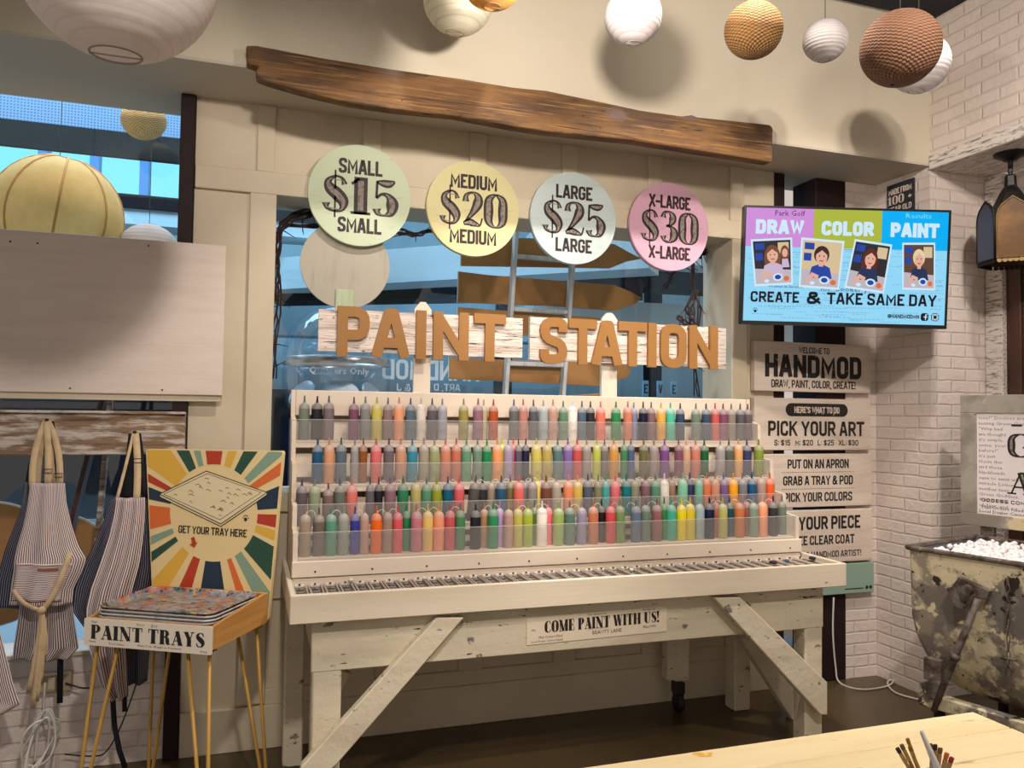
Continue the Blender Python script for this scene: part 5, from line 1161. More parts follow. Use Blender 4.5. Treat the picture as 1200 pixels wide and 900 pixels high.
for a, b, k in ((33, 812, .02), (38, 830, .016), (47, 800, .018), (52, 770, .02), (43, 822, .016)): ribbon(m, bez(kn, px3((49+a)/2+5, 750, -.275+k*.4), px3(a, b, -.25), 12), .016)
m.lathe([(0, -.016), (.012, -.010), (.016, 0), (.012, .010), (0, .016)], 10, Matrix.Translation(kn)); obj('tie_strap', m, M_strap, t, True, .0015)
# second peg: navy pinstripe apron behind, light one in front
t = thing('apron', 'navy pinstripe apron hanging behind the light one on the second peg, beside the sunburst panel', 'apron', (P2.x, -.14, .8), 0, GA)
cloth('panel', [(584, 129, 173), (610, 122, 176), (640, 110, 180), (662, 98, 182), (690, 88, 178), (715, 86, 150), (760, 118, 175), (800, 126, 172)], -.16, M_stD, t, 7, .018, .8, .03)
m = MB(); ribbon(m, bez(P2+Vector((-.01, .004, 0)), px3(152, 540, -.14), px3(150, 586, -.16)), .03); ribbon(m, bez(P2+Vector((.01, .004, 0)), px3(166, 540, -.14), px3(171, 586, -.16)), .026); obj('neck_strap', m, M_strapk, t, True, .002)
m = MB(); ribbon(m, [px3(132, 815, -.2), px3(134, 850, -.2), px3(140, 880, -.19), px3(147, 900, -.19)], .02); ribbon(m, [px3(146, 800, -.2), px3(146, 834, -.2)], .018); obj('tie_strap', m, M_strapk, t, True, .002)
t = thing('apron', 'light striped apron twisted in folds on the second peg, in front of the navy one', 'apron', (P2.x-.03, -.24, .8), 0, GA)
cloth('panel', [(583, 137, 170), (605, 134, 170), (630, 128, 168), (660, 118, 164), (690, 107, 156), (716, 101, 150), (760, 104, 148), (806, 118, 150), (816, 128, 150)], -.235, M_stL, t, 5, .020, 2.2, .04)
m = MB(); ribbon(m, bez(P2+Vector((-.004, -.012, 0)), px3(148, 545, -.2), px3(137, 585, -.236)), .012); ribbon(m, bez(P2+Vector((.004, -.012, 0)), px3(163, 545, -.22), px3(160, 586, -.242)), .026); nk = obj('neck_strap', m, M_strap, t, True, .002)
p = px3(161, 540, -.232); m = MB(); m.tube([p+Vector((x*.016, 0, z*.008)) for x, z in ((-1, -1), (1, -1), (1, 1), (-1, 1))], .0022, 5, True); obj('buckle', m, M_buck, nk)
t = thing('apron', 'light striped apron of which only the slanting hem shows at the lower left edge', 'apron', (P0.x, -.25, .7), 0, GA)
cloth('panel', [(570, -62, -28), (640, -80, -12), (720, -90, -2), (740, -92, 1), (800, -96, 16), (824, -96, 24), (836, -96, 4)], -.26, M_stL, t, 6, .012, 1.1)
m = MB(); ribbon(m, bez(P0, px3(-52, 535, -.2), px3(-58, 571, -.262)), .024); ribbon(m, bez(P0+Vector((.01, 0, 0)), px3(-30, 535, -.2), px3(-32, 571, -.262)), .024); obj('neck_strap', m, M_strap, t, True, .002)
m = MB(); m.tube([(P0.x, -.08, P0.z-.006), (P0.x, -.125, P0.z-.004), (P0.x, -.135, P0.z+.012)], .006, 8); obj('peg', m, M_peg, rk)
# ================================================================== PAINT TRAY STAND
FW = 2.8; phi = R(-30)
A0 = atD(99, 755, FW); 
ux = Vector((math.cos(phi), math.sin(phi), 0)); uy = Vector((-math.sin(phi), math.cos(phi), 0))
B0 = onP(249, 764, A0, uy); BW = (B0-A0).dot(ux); ZB = A0.z; BD = .375
stand = thing('tray_stand', 'plywood tray box on gold hairpin legs with sunburst back panel reading GET YOUR TRAY HERE', 'stand', (A0.x+ux.x*BW/2+uy.x*BD/2, A0.y+ux.y*BW/2+uy.y*BD/2, 0))
MS = Matrix(((ux.x, uy.x, 0, A0.x), (ux.y, uy.y, 0, A0.y), (0, 0, 1, 0), (0, 0, 0, 1)))
M_ply = mat('honey_plywood', sr(206, 152, 84), .5, [(sr(186, 132, 68), 4, (.5, .5, 8), .45, .7), (sr(90, 60, 40), 40, (1, 1, 1), .74, .77)])
HB = .095
obj('bottom', MB().box(.0145, BW-.0145, .0145, BD-.0145, ZB+.030, ZB+.040, .001, MS), M_ply, stand)
obj('front_board', MB().box(0, BW, 0, .014, ZB+.015, ZB+HB, .002, MS), M_ply, stand)
obj('rear_board', MB().box(0, BW, BD-.014, BD, ZB+.015, ZB+HB+.035, .002, MS), M_ply, stand)
for x in (0, BW-.014):
    m = MB(); m.prism([(.015, ZB+.015), (BD-.015, ZB+.015), (BD-.015, ZB+HB+.035), (.015, ZB+HB)], MS @ Matrix(((0, 0, 1, x), (1, 0, 0, 0), (0, 1, 0, 0), (0, 0, 0, 1))), .014); obj('side_board', m, M_ply, stand)
MF = MS @ Matrix(((1, 0, 0, 0), (0, 0, -1, -.001), (0, 1, 0, 0), (0, 0, 0, 1)))
m = MB(); m.prism(rounded([(.25, .0)]+[(p[0], p[1], 1) for p in ((BW, .0), (BW, HB), (0, HB), (0, .0))]+[(.25, .0)], .008)[:-1], MF @ Matrix.Translation((0, ZB, 0)), .004)
sgn_ = obj('name_board', m, mat('cream_name_board', sr(240, 228, 208), .7), stand)
m = MB(); MFt = MF @ Matrix.Translation((BW/2, ZB+HB/2, .0046)); fat(m, 'PAINT TRAYS', 0, .001, .050, MFt, BW*.89, wm=1.2)
print_text(m, [('Mail', -BW*.44, .032, .011, 1.2), ('$10', BW*.03, .032, .013, 1.3), ('Phone', -BW*.08, .034, .010, 1.2), ('Tool shine', -BW*.3, -.040, .012, 1.2), ('Cleans', -BW*.46, -.036, .010, 1.1), ('Meat, Pods, Weight or Powdered', 0 - BW*.07, -.038, .0105, 1.2), ('One', BW*.41, -.042, .013, 1.2)], MFt)
obj('lettering', m, M_ink, sgn_)
M_gold = mat('gold_painted_steel', sr(184, 142, 66), .45, metal=.15)
for (x, y, dx, dy) in ((.03, .03, -1, -1), (BW-.03, .03, 1, -1), (BW-.03, BD-.03, 1, 1), (.03, BD-.03, -1, 1)):
    m = MB(); ft = MS @ Vector((x+dx*.035, y+dy*.045, .012))
    a = MS @ Vector((x-dx*.0, y-dy*.085 if False else y, ZB)); b = MS @ Vector((x-dx*.085, y, ZB)); 
    tdir = (b-a).normalized()
    m.tube([a, ft+tdir*-.004+Vector((0, 0, .02)), ft+Vector((0, 0, -.006)), ft+tdir*.012+Vector((0, 0, .02)), b], 0.007, 10)
    m.box(-.05, .05, -.03, .03, ZB-.003, ZB+.0015, 0, MS @ Matrix.Translation((x-dx*.04, y, 0))); obj('leg', m, M_gold, stand)
# sunburst back panel, wider at its top
MBk = MS @ Matrix(((1, 0, 0, 0), (0, 0, -1, BD+.002), (0, 1, 0, 0), (0, 0, 0, 1)))
O3 = MBk @ Vector((0, 0, 0)); xb = MBk.to_3x3() @ Vector((1, 0, 0)); nb = MBk.to_3x3() @ Vector((0, 0, 1))
def bp(px, py): v = onP(px, py, O3, nb)-O3; return Vector((v.dot(xb), v.z))
TLc, TRc, BRc, BLc = bp(171, 526), bp(332, 528.5), bp(315, 700), bp(180, 690)
BRc.y = BLc.y = ZB+.02
quad = [BLc, BRc, TRc, TLc]
m = MB(); M_pan = mat('cream_sunburst_panel', sr(240, 214, 156), .55)
m.prism(rounded([tuple((BLc+BRc)/2)]+[(p.x, p.y, 1) for p in (BRc, TRc, TLc, BLc)]+[tuple((BLc+BRc)/2)], .012)[:-1], MBk @ Matrix.Translation((0, 0, -.018)), .018)
bpn = obj('back_panel', m, [M_pan], stand)
cen = bp(250, 601); rc = abs(bp(299, 601).x-cen.x)
def ring_pt(ang):   # panel edge along a direction
    d = Vector((math.cos(ang), math.sin(ang))); best = 9
    for i in range(4):
        p, q = quad[i], quad[(i+1) % 4]; e = q-p; den = d.x*e.y-d.y*e.x
        if abs(den) < 1e-9: continue
        w = p-cen; tt = (w.x*e.y-w.y*e.x)/den; s = (w.x*d.y-w.y*d.x)/den
        if tt > 0 and -1e-6 <= s <= 1+1e-6: best = min(best, tt)
    return cen+d*(best*.985)
pc_ = dict(y=(232, 182, 70), g=(44, 82, 66), a=(138, 166, 142), r=(190, 62, 38), n=(36, 54, 76), o=(226, 112, 54), w=(240, 214, 156))
rays = [("TL", [])]
def pang(px, py): v = bp(px, py)-cen; return math.atan2(v.y, v.x)
RAY = [((186, 526), (172, 556), 'y'), ((207, 528), (222, 528), 'g'), ((227, 528), (235, 528), 'a'), ((241, 528), (261, 528), 'r'), ((267, 528), (278, 528), 'y'), ((286, 528), (303, 528), 'g'), ((314, 530), (331, 533), 'a'), ((330, 541), (329, 557), 'o'), ((326, 570), (324, 596), 'n'), ((323, 603), (322, 618), 'r'), ((321, 621), (320, 633), 'y'), ((320, 640), (316, 678), 'g'), ((311, 686), (294, 690), 'a'), ((286, 692), (276, 690), 'o'), ((263, 692), (235, 692), 'n'), ((224, 692), (208, 692), 'r'), ((196, 690), (182, 676), 'y'), ((181, 656), (180, 645), 'g'), ((178, 638), (178, 628), 'a'), ((177, 620), (175, 592), 'o'), ((174, 585), (173, 570), 'n'), ((173, 565), (172, 556), 'r')]
RAY[0] = ((200, 527), (172, 545), 'y'); RAY[-1] = ((172, 564), (172, 554), 'r')
byc = {}
for a, b, c in RAY: byc.setdefault(c, []).append((pang(*a), pang(*b)))
for c, lst in byc.items():
    mray = mat('ray_paint_'+{'y': 'yellow', 'g': 'dark_green', 'a': 'sage', 'r': 'red', 'n': 'navy', 'o': 'orange'}[c], sr(*pc_[c]), .6, [(sr(236, 216, 170), 60, (1, 1, 1), .73, .75)])
    for a0, a1 in lst:
        m = MB()
        while a1-a0 > math.pi: a1 -= 2*math.pi
        while a1-a0 < -math.pi: a1 += 2*math.pi
        r0 = rc*1.06; n = 5; inn = [cen+Vector((math.cos(a0+(a1-a0)*k/n), math.sin(a0+(a1-a0)*k/n)))*r0 for k in range(n+1)]
        out = [ring_pt(a0+(a1-a0)*k/n) for k in range(n+1)]
        # keep the panel corner inside a ray that spans it
        for cn in quad:
            ac = math.atan2(cn.y-cen.y, cn.x-cen.x)
            for s in (0, 2*math.pi, -2*math.pi):
                f = (ac+s-a0)/(a1-a0) if abs(a1-a0) > 1e-6 else -1
                if .05 < f < .95: out[min(n-1, max(1, round(f*n)))] = cen+(cn-cen)*.98
        m.prism([tuple(p) for p in inn+out[::-1]], MBk @ Matrix.Translation((0, 0, .0007)), 0)
        obj('ray', m, mray, bpn)
Mp = MBk @ Matrix.Translation((0, 0, .0009))
def line(m, pts, w, M, close=False):
    q = [tuple(bp(*p)) for p in pts]; q = q+[q[0]] if close else q
    strip(m, q, [w]*len(q), M, 0)
dia = [(187, 579), (242, 552), (313, 577), (259, 614)]
m = MB(); m.prism([tuple(bp(*p)) for p in [(187, 579), (242, 552), (313, 577), (312, 581), (259, 616), (188, 582)]], Mp, 0); m2 = MB(); drawing = obj('tray_drawing', m, mat('drawing_cream', sr(238, 220, 178), .6), bpn)
m = MB(); Mq = MBk @ Matrix.Translation((0, 0, .0013)); line(m, dia, .0036, Mq, True); line(m, [(192, 579), (243, 555), (306, 577), (258, 609)], .002, Mq, True); line(m, [(187, 580), (188, 583), (259, 617), (313, 580)], .0034, Mq)
rq = random.Random(2)
for k in range(26):
    u, v = .12+.74*rq.random(), .12+.74*rq.random(); c0 = Vector(dia[0]).lerp(Vector(dia[1]), u); c1 = Vector(dia[3]).lerp(Vector(dia[2]), u); c = c0.lerp(c1, v)
    line(m, [(c.x-3*rq.random(), c.y), (c.x+1, c.y-2*rq.random()), (c.x+2+3*rq.random(), c.y+1.2)], .002, Mq)
ct = bp(249, 622.5); gothic(m, 'GET YOUR TRAY HERE', ct.x, ct.y, abs(bp(249, 618).y-bp(249, 627).y), Mq @ Matrix.Translation((ct.x, ct.y, 0)) @ Matrix.Rotation(R(-1.0), 4, 'Z') @ Matrix.Translation((-ct.x, -ct.y, 0)), abs(bp(289, 623).x-bp(209, 622).x), .165)
h = bp(288, 608); hand_mark(m, h.x, h.y, .022, Mq); obj('lettering', m, M_ink, bpn)
m = MB(); m.prism([tuple(bp(*p)) for p in ((224, 630), (228, 629), (230, 636), (232, 635), (228, 642), (222, 638), (225, 637))], Mq, 0); obj('arrow', m, mat('arrow_red', sr(190, 62, 38), .6), bpn)
# stack of trays in the box
M_al = mat('dull_aluminium', sr(196, 192, 188), .45, [(sr(120, 120, 124), 40, (1, 1, 1), .55, .7), (sr(70, 70, 80), 30, (1, 1, 1), .68, .71)], metal=.1)
M_alp = mat('paint_smeared_aluminium', sr(160, 156, 152), .5, [(sr(110, 112, 122), 19, (1, 1, 1), .45, .6), (sr(196, 104, 66), 20, (1, 1.4, 1), .53, .58), (sr(150, 60, 66), 27, (1.3, 1, 1), .57, .61), (sr(196, 176, 84), 24, (1.5, 1, 1), .57, .61), (sr(80, 120, 92), 29, (1, 1.2, 1), .57, .61), (sr(48, 56, 96), 33, (1.1, 1, 1), .58, .62), (sr(206, 198, 190), 44, (1, 1, 1), .64, .69)])
def rrect(x0, x1, y0, y1, r, n=5):
    o = []
    for cx_, cy_, a in ((x1-r, y1-r, 0), (x0+r, y1-r, 90), (x0+r, y0+r, 180), (x1-r, y0+r, 270)):
        o += [(cx_+r*math.cos(R(a+90*k/n)), cy_+r*math.sin(R(a+90*k/n))) for k in range(n+1)]
    return o
tx0, tx1, ty0, ty1 = .022, BW-.022, .022, BD-.024
NT = 7
for k in range(NT):
    zb = ZB+.041+k*.0125
    jx, jy = rq.uniform(-.003, .003), rq.uniform(-.003, .003)
    t = thing('paint_tray', ('aluminium tray smeared with dried paint on top of the stack in the box' if k == NT-1 else '%s aluminium tray from the top in the stack inside the box' % ORD[NT-1-k]), 'tray', tuple(MS @ Vector((BW/2, BD/2, zb))), 0, 'stacked trays in the box')
    lv = [(rrect(tx0+.016+jx, tx1-.016+jx, ty0+.016+jy, ty1-.016+jy, .03), 0), (rrect(tx0+.004+jx, tx1-.004+jx, ty0+.004+jy, ty1-.004+jy, .036), .017), (rrect(tx0+jx, tx1+jx, ty0+jy, ty1+jy, .04), .0185), (rrect(tx0-.002+jx, tx1+.002+jx, ty0-.002+jy, ty1+.002+jy, .041), .0145)]
    m = MB(); rg = [[m.b.verts.new(MS @ Vector((x, y, zb+z))) for x, y in q] for q, z in lv]
    m.b.faces.new(rg[0]); n = len(rg[0])
    for a, b in zip(rg, rg[1:]):
        for i in range(n): f = m.b.faces.new((a[i], a[(i+1) % n], b[(i+1) % n], b[i]))
    obj('pan', m, M_alp if k == NT-1 else M_al, t, True, .0012)
    if k == NT-1:
        tt_ = t
# ================================================================== FOREGROUND TABLE and brushes
M_tab = mat('pale_paint_table', sr(246, 226, 178), .5, [(sr(236, 212, 160), 3, (.5, 3, 3), .45, .7), (sr(196, 170, 130), 14, (.5, 4, 1), .64, .69), (sr(120, 100, 84), 30, (1, 2.5, 1), .715, .73), (sr(226, 176, 78), 3, (1, 1, 1), .74, .76)], bmp=.06, bscale=20, bstretch=(.4, 4, 4))
c1, c2, c3 = onZ(680, 900, .75), onZ(1140, 834, .75), onZ(1200, 862, .75)
ta = math.atan2(c2.y-c1.y, c2.x-c1.x)
tb = thing('craft_table', 'pale cream wooden craft table at the bottom right with paint marks', 'table', (c2.x-.6, c2.y-.4, 0))
MT = Matrix.Translation((c2.x, c2.y, 0)) @ Matrix.Rotation(ta, 4, 'Z')
sm = MT.inverted() @ onZ(1160, 857, .75); pw = abs(sm.y)
for k in range(4): obj('top_plank', MB().box(-1.9, 0, -pw*(k+1)+.003, -pw*k, .715, .75, .002, MT), M_tab, tb)
for x in (-1.8, -.1): 
    for y in (-.75, -.08): obj('leg', MB().box(x-.035, x+.035, y-.035, y+.035, 0, .645, .004, MT), M_crackle, tb)
obj('apron', MB().box(-1.86, -.04, -.79, -.03, .645, .714, .004, MT), M_crackle, tb)
m = MB(); p = MT.inverted() @ onZ(825, 884, .7505); m.prism([(p.x+.022*math.cos(a)*(1+.3*math.sin(3*a)), p.y+.014*math.sin(a)*(1+.4*math.cos(2*a+1))) for a in [R(18*i) for i in range(20)]], MT @ Matrix.Translation((0, 0, .7504)), 0); obj('paint_mark', m, mat('yellow_paint_mark', sr(232, 176, 62), .6, [(sr(240, 220, 170), 40, (1, 1, 1), .5, .6)]), tb)
cc = onZ(1093, 968, .75); cup = thing('brush_cup', 'white cup holding paint brushes on the craft table at the bottom edge', 'cup', (cc.x, cc.y, .7502))
m = MB(); m.lathe([(0, .7502), (.034, .7502), (.042, .84), (.0405, .84), (.033, .756), (0, .756)], 28, Matrix.Translation((cc.x, cc.y, 0))); obj('body', m, mat('white_cup', sr(228, 220, 210), .4), cup)
GB = 'paint brushes standing in the cup'
def brush(label, px, py, lean, hcol, bcol, w=.009, zt=.93, thick=False):
    tip = onP(px, py, Vector((cc.x, cc.y, .9))-_f*lean*.0, Vector((_f.x, _f.y, 0)).normalized())
    base = Vector((cc.x, cc.y, .757))+(tip-Vector((cc.x, cc.y, tip.z)))*-.22
    d = (tip-base).normalized(); t = thing('paint_brush', label, 'brush', tuple(base), 0, GB)
    if thick:
        base = onP(1103, 912, base, Vector((_f.x, _f.y, 0)).normalized()); d = (base-tip).normalized(); base = tip+d*.17; t.location = base; MW[t.name] = Matrix.Translation(base)
        m = MB(); m.tube([base, tip.lerp(base, .4), tip], [.007, .0068, .0036], 14); obj('handle', m, mat('pale_grey_handle', sr(196, 192, 190), .4), t); return
    L = (tip-base).length; f0 = tip-d*.034; f1 = tip-d*.012
    m = MB(); m.tube([base, base.lerp(f0, .6), f0], [.0025, .0042, .0032], 8); obj('handle', m, mat('brush_handle', hcol, .45), t)
    sd = CR; k = d.cross(sd).normalized(); sd = k.cross(d).normalized()
    m = MB(); m.box(-w*.45, w*.45, -.002, .002, 0, (f1-f0).length, .0008, frame(f0, sd, d) @ Matrix(((1, 0, 0, 0), (0, 0, 1, 0), (0, -1, 0, 0), (0, 0, 0, 1)))); obj('ferrule', m, mat('brass_ferrule', sr(170, 140, 90), .35, metal=.7), t)
    m = MB(); m.box(-w*.5, w*.5, -.0022, .0022, 0, (tip-f1).length, .0015, frame(f1, sd, d) @ Matrix(((1, 0, 0, 0), (0, 0, 1, 0), (0, -1, 0, 0), (0, 0, 0, 1)))); obj('bristles', m, mat('bristles', bcol, .8), t)
brush('thick pale grey handle standing highest among the brushes', 1080, 857, 0, None, None, thick=True)
for lb, x, y, h, b, w in (('brush with dark flat tip at the far left of the cup', 1051, 876, (170, 120, 60), (54, 40, 34), .008), ('olive brown brush, second from the left in the cup', 1056, 872, (150, 112, 50), (120, 90, 40), .008), ('tall pointed golden brush left of the grey handle', 1063, 865, (176, 122, 52), (150, 104, 44), .007), ('orange handled brush close to the left of the grey handle', 1066, 874, (190, 104, 56), (150, 90, 40), .008), ('small brown tipped brush just right of the grey handle', 1091, 871, (190, 180, 170), (110, 70, 44), .006), ('dark tipped brush right of the grey handle', 1096, 872, (180, 170, 162), (60, 40, 36), .008), ('brown flat brush in the right part of the cup', 1102, 876, (176, 166, 152), (130, 86, 50), .009), ('orange flat brush, second from the right in the cup', 1110, 882, (200, 150, 110), (196, 104, 46), .009), ('red tipped brush at the far right of the cup', 1116, 887, (204, 150, 130), (150, 50, 44), .009)): brush(lb, x, y, 0, sr(*h), sr(*b), w)
# ================================================================== DISPLAY BAY behind the opening
M_mdf = mat('brown_mdf_back', sr(166, 120, 70), .7, [(sr(148, 104, 58), 3, (1, 1, 1), .45, .7)])
M_edge = mat('white_board_edge', sr(222, 222, 220), .6)
YL = .62
ld = thing('display_ladder', 'grey white wooden ladder standing in the shop window behind the sign', 'ladder', (1.3, YL, .06))
M_lad = mat('greyed_white_ladder', sr(196, 196, 196), .6, [(sr(160, 160, 160), 6, (4, 4, .6), .5, .7)])
def yrail(pa, pb, ya, yb): obj('rail', MB().beam(onY(*pb, yb), onY(*pa, ya), .02, .055, (0, 1, 0), .003), M_lad, ld)
a1, b1 = onY(604, 280, YL), onY(592, 463, YL); a2, b2 = onY(671, 300, YL), onY(659, 463, YL)
for a, b in ((a1, b1), (a2, b2)):
    d = (b-a)/(b.z-a.z); f = a+d*(.061-a.z); tpp = a+d*(2.62-a.z)
    obj('rail', MB().beam(f, tpp, .022, .058, (0, 1, 0), .003), M_lad, ld)
for py in (300, 361, 424):
    p = onY(604-(py-280)*.066, py, YL); q = onY(671-(py-300)*.066, py+6, YL); z = (p.z+q.z)/2; obj('rung', MB().beam((p.x, YL+.005, z), (q.x, YL+.005, z), .03, .026, (0, 0, 1), .003), M_lad, ld)
def arrow(label, pts, Y):
    q = [onY(a, b, Y) for a, b in pts]; c = sum(q, Vector())/len(q)
    t = thing('arrow_board', label, 'sign', tuple(c), 0, 'arrow boards in the shop window')
    m = MB(); m.prism([(p.x, p.z) for p in q][::-1], plane_front(0, Y+.014, 0), .013); m.mi = 1
    m.prism([(c.x+(p.x-c.x)*1.006, c.z+(p.z-c.z)*1.02) for p in q][::-1], plane_front(0, Y+.018, 0), .004); obj('board', m, [M_mdf, M_edge], t)
arrow('brown pointed board seen from behind, highest on the window ladder', [(541, 290), (560, 279), (620, 279), (720, 286), (738, 296), (752, 303), (735, 306), (715, 314), (600, 312), (541, 311)], YL+.04)
arrow('brown pointed board seen from behind, second on the window ladder', [(538, 318), (570, 322), (720, 334), (740, 342), (752, 349), (745, 356), (720, 364), (640, 358), (537, 354)], YL+.04)
arrow('brown pointed board seen from behind, partly hidden by the STATION plank', [(537, 360), (700, 372), (730, 382), (700, 396), (537, 390)], YL+.04)
arrow('brown board seen from behind, lowest in the opening under the planks', [(527, 419), (600, 422), (700, 425), (735, 428), (740, 436), (733, 443), (700, 452), (600, 447), (527, 444)], YL+.04)
arrow('thin strip of brown board just over the bottle rack', [(620, 467), (720, 460), (720, 474), (620, 474)], YL+.04)
p = onY(640, 463, .5)
# branches at both sides of the opening
M_twig = mat('dark_grapevine', sr(54, 38, 36), .8)
def vine(label, paths, Y, seed):
    rv = random.Random(seed); p0 = onY(*paths[0][0], Y); t = thing('vine_branch', label, 'branch', tuple(p0), 0, 'dry vines in the shop window')
    for path in paths:
        m = MB()
        for rep in range(3):
            base = [onY(a+rv.uniform(-4, 4), b+rv.uniform(-4, 4), Y+rv.uniform(-.045, .05)) for a, b in path]
            pts = []
            for i in range(len(base)-1):
                for k in range(4): pts.append(base[i].lerp(base[i+1], k/4)+Vector((rv.uniform(-1, 1), rv.uniform(-1, 1), rv.uniform(-1, 1)))*.006)
            pts.append(base[-1]); m.tube(pts, [.0075-.004*k/len(pts) for k in range(len(pts))], 6)
            for k in range(5):
                a = pts[rv.randrange(len(pts))]; m.tube([a, a+Vector((rv.uniform(-.08, .08), rv.uniform(-.03, .03), rv.uniform(-.09, .05)))], [.0035, .0015], 5)
        obj('twig', m, M_twig, t)
vine('dark dry vine hanging down the left side of the opening', [[(372, 246), (345, 250), (332, 262), (327, 285), (325, 320), (328, 350), (322, 390), (320, 440)], [(400, 254), (370, 248), (340, 256), (326, 275), (322, 310), (322, 350)], [(335, 262), (400, 266), (470, 270), (490, 276), (515, 269), (560, 262)]], .215, 1)
vine('dark dry vine hanging down the right side of the opening', [[(820, 270), (815, 300), (812, 330), (818, 365), (814, 420), (816, 462)], [(822, 285), (800, 300), (788, 318), (778, 336)], [(816, 340), (806, 362), (812, 382)], [(795, 368), (806, 386), (818, 392)], [(816, 300), (824, 296), (834, 292)]], .215, 2)
# coin wishing dome
gc = onY(397, 436, .42); rg = (onY(463, 436, .42).x-onY(333, 436, .42).x)/2
gm = thing('coin_dome', 'clear plastic coin dome with steel collar behind the left end of the bottle rack', 'coin machine', (gc.x, .42+rg*.0, .06))
Yc = .42+.1
M_clear = clearmat('clear_dome_plastic', (.92, .97, 1, 1), .12, .03)
zc = onY(397, 421, .42).z
MD = Matrix.Translation((gc.x, Yc, zc))
m = MB(); m.lathe([(rg*math.cos(a), rg*1.05*math.sin(a)) for a in [R(7.5*i) for i in range(13)]], 40, MD); m.lathe([(rg, -.03), (rg*1.0, -.12), (rg*.93, -.22), (rg*.8, -.30)], 40, MD); obj('dome', m, M_clear, gm)
M_steel = mat('brushed_steel', sr(190, 190, 192), .28, metal=.9)
m = MB(); m.lathe([(rg*.985, -.028), (rg*.99, .008), (rg*.97, .010), (rg*.965, -.028)], 40, MD); obj('collar', m, M_steel, gm)
m = MB(); Mq = plane_front(gc.x, Yc-rg-.006, zc-.085); print_text(m, [('Quarters Only', -.165, 0, .05, .98)], Mq); obj('lettering', m, mat('frosted_print', sr(206, 212, 214), .6), gm)
for k, a in enumerate((-62, 0, 58)):
    Mk = MD @ Matrix.Rotation(R(a), 4, 'Z') @ Matrix.Translation((0, -rg*.72, -.185)) @ Matrix.Rotation(R(58), 4, 'X')
    m = MB(); m.prism(ngon(28, .095, 0, 0, .075), Mk, .012); sl = obj('coin_ramp', m, M_steel, gm)
    m = MB(); m.box(-.045, .045, -.01, .006, .0122, .0135, 0, Mk); m.box(-.055, .055, -.055, -.042, .0122, .0135, 0, Mk); obj('slot', m, M_dot, sl)
m = MB(); m.lathe([(rg*.8, -.30), (rg*.84, -.32), (rg*.84, .06-zc), (0, .06-zc)], 32, MD); obj('cabinet', m, mat('dark_blue_cabinet', sr(50, 58, 84), .5), gm)
# round boards and planks leaning inside the left window
def roundboard(label, px, py, rpx, Y, zb):
    c = onY(px, py, Y); r = rpx*((c-CAM).dot(_f))/FPX
    t = thing('round_board', label, 'sign', tuple(c), 0, 'boards leaning in the left window')
    m = MB(); m.prism(ngon(48, r, c.x, c.z), plane_front(0, Y+.012, 0), .012, True); m.mi = 1; m.prism(ngon(48, r+.008, c.x, c.z), plane_front(0, Y+.018, 0), .006, True); obj('board', m, [M_mdf, M_edge], t)
    obj('stake', MB().box(c.x-.02, c.x+.02, Y+.019, Y+.035, .061, c.z, .002), M_barn, t)
roundboard('big round brown board with white edge at the far left of the window', -14, 662, 72, .52, 0)
roundboard('smaller round brown board with white edge behind the aprons', 74, 652, 46, .60, 0)
M_red = mat('dark_red_brown_plank', sr(84, 50, 42), .5, [(sr(60, 34, 28), 6, (5, 5, .5), .45, .7)])
t = thing('leaning_plank', 'dark red brown plank leaning in the left window between the two pegs', 'plank', (onY(86, 640, .36).x, .36, .06))
a, b = onY(108, 520, .34), onY(78, 640, .34); d = (b-a)/(b.z-a.z); obj('plank', MB().beam(a+d*(.065-a.z), a+d*(1.75-a.z), .02, .12, (0, 1, 0), .003), M_red, t)
t = thing('leaning_plank', 'rough tan plank standing in the left window left of the second peg', 'plank', (onY(118, 640, .31).x, .31, .06))
a, b = onY(124, 530, .30), onY(112, 660, .30); d = (b-a)/(b.z-a.z); obj('plank', MB().beam(a+d*(.065-a.z), a+d*(1.62-a.z), .02, .06, (0, 1, 0), .003), M_barn, t)
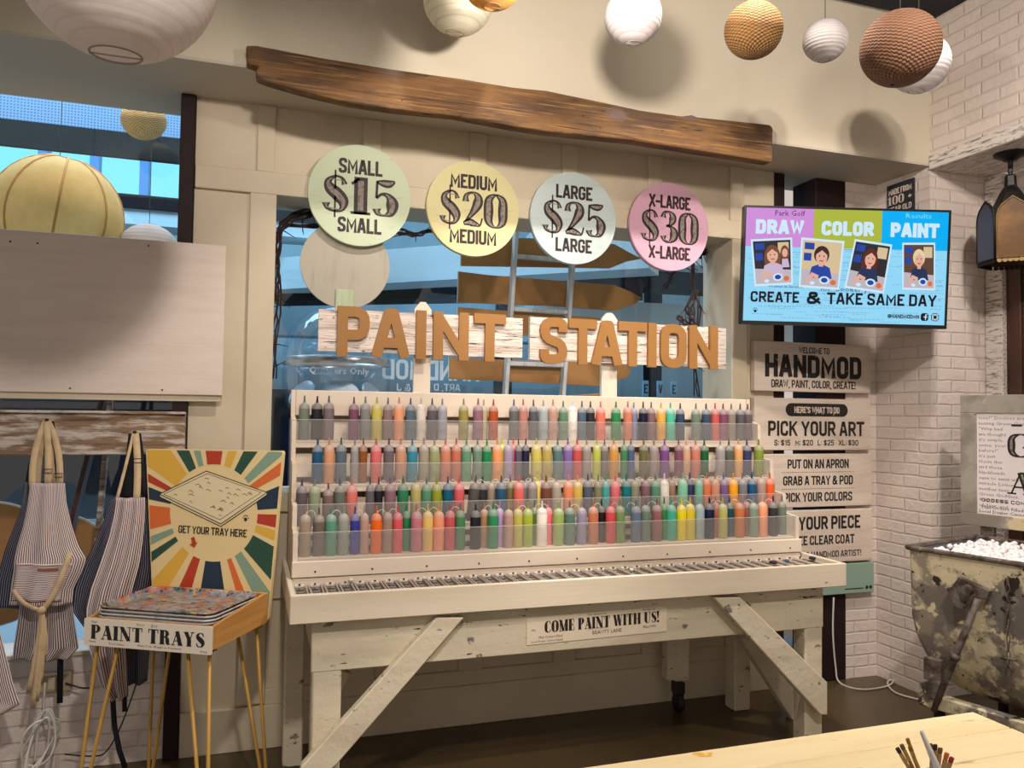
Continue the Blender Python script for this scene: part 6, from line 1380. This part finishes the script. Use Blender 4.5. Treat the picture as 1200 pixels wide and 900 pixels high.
# ================================================================== CABLES, OUTLET
M_wcab = mat('white_cable', sr(214, 208, 200), .5); M_bcab = mat('black_cable', sr(28, 28, 32), .5)
def cable(label, pts, r, mt, name='cable'):
    q = []
    P = [Vector(p) for p in pts]
    for i in range(len(P)-1):
        p0, p1, p2, p3 = P[max(i-1, 0)], P[i], P[i+1], P[min(i+2, len(P)-1)]
        for k in range(6): s = k/6; q.append(.5*(2*p1+(p2-p0)*s+(2*p0-5*p1+4*p2-p3)*s*s+(3*p1-p0-3*p2+p3)*s**3))
    q.append(P[-1]); m = MB(); m.tube(q, r, 8); o = obj(name, m, mt); tag(o, label, 'cable'); return o
cable('white cable running down from the bench and looping on the floor by the brick pier', [onY(977, 700, -.03), onY(976, 740, -.03), onY(979, 780, -.03), onZ(984, 800, .006), onZ(1010, 808, .006), onZ(1040, 804, .006), onZ(1047, 797, .012), onZ(1040, 800, .006), onZ(1050, 812, .006), onZ(1085, 822, .006), onZ(1110, 829, .006)], .005, M_wcab)
t = thing('wall_outlet', 'beige metal outlet box on the low wall behind the hanging apron straps', 'outlet', (onY(65, 798, -.03).x, -.03, onY(65, 798, 0).z))
a, b = onY(48, 790, -.03), onY(84, 808, -.03); obj('box', MB().box(a.x, b.x, -.045, -.001, b.z, a.z, .004), mat('beige_outlet_box', sr(176, 158, 126), .5), t); obj('socket', MB().box(a.x+.03, a.x+.06, -.049, -.0455, b.z+.012, a.z-.012, .002), M_panel, t)
cable('black cable from the outlet box to the right across the low wall', [(b.x-.02, -.055, (a.z+b.z)/2), onY(95, 806, -.05), onY(108, 806, -.05)], .0035, M_bcab)
cable('thin black cable low on the wall behind the gold legs', [onY(76, 884, -.04), onY(110, 886, -.05), onY(125, 880, -.05), onY(142, 850, -.05), onY(160, 800, -.04), onY(165, 770, -.04)], .003, M_bcab)
pts = []
cb = onY(46, 865, -.10)
for k in range(44):
    an = k*.62; pts.append(cb+Vector((.055*math.cos(an)*(1-.3*math.sin(k*.4)), .03*math.sin(an*1.3), .105*math.sin(an+.5)+.02*math.sin(k)-.02)))
pts = [onY(53, 800, -.05), onY(52, 840, -.06)]+pts+[onY(40, 895, -.08)]
cable('bundle of coiled white extension cord hanging at the lower left', pts, .0045, M_wcab, 'extension_cord')
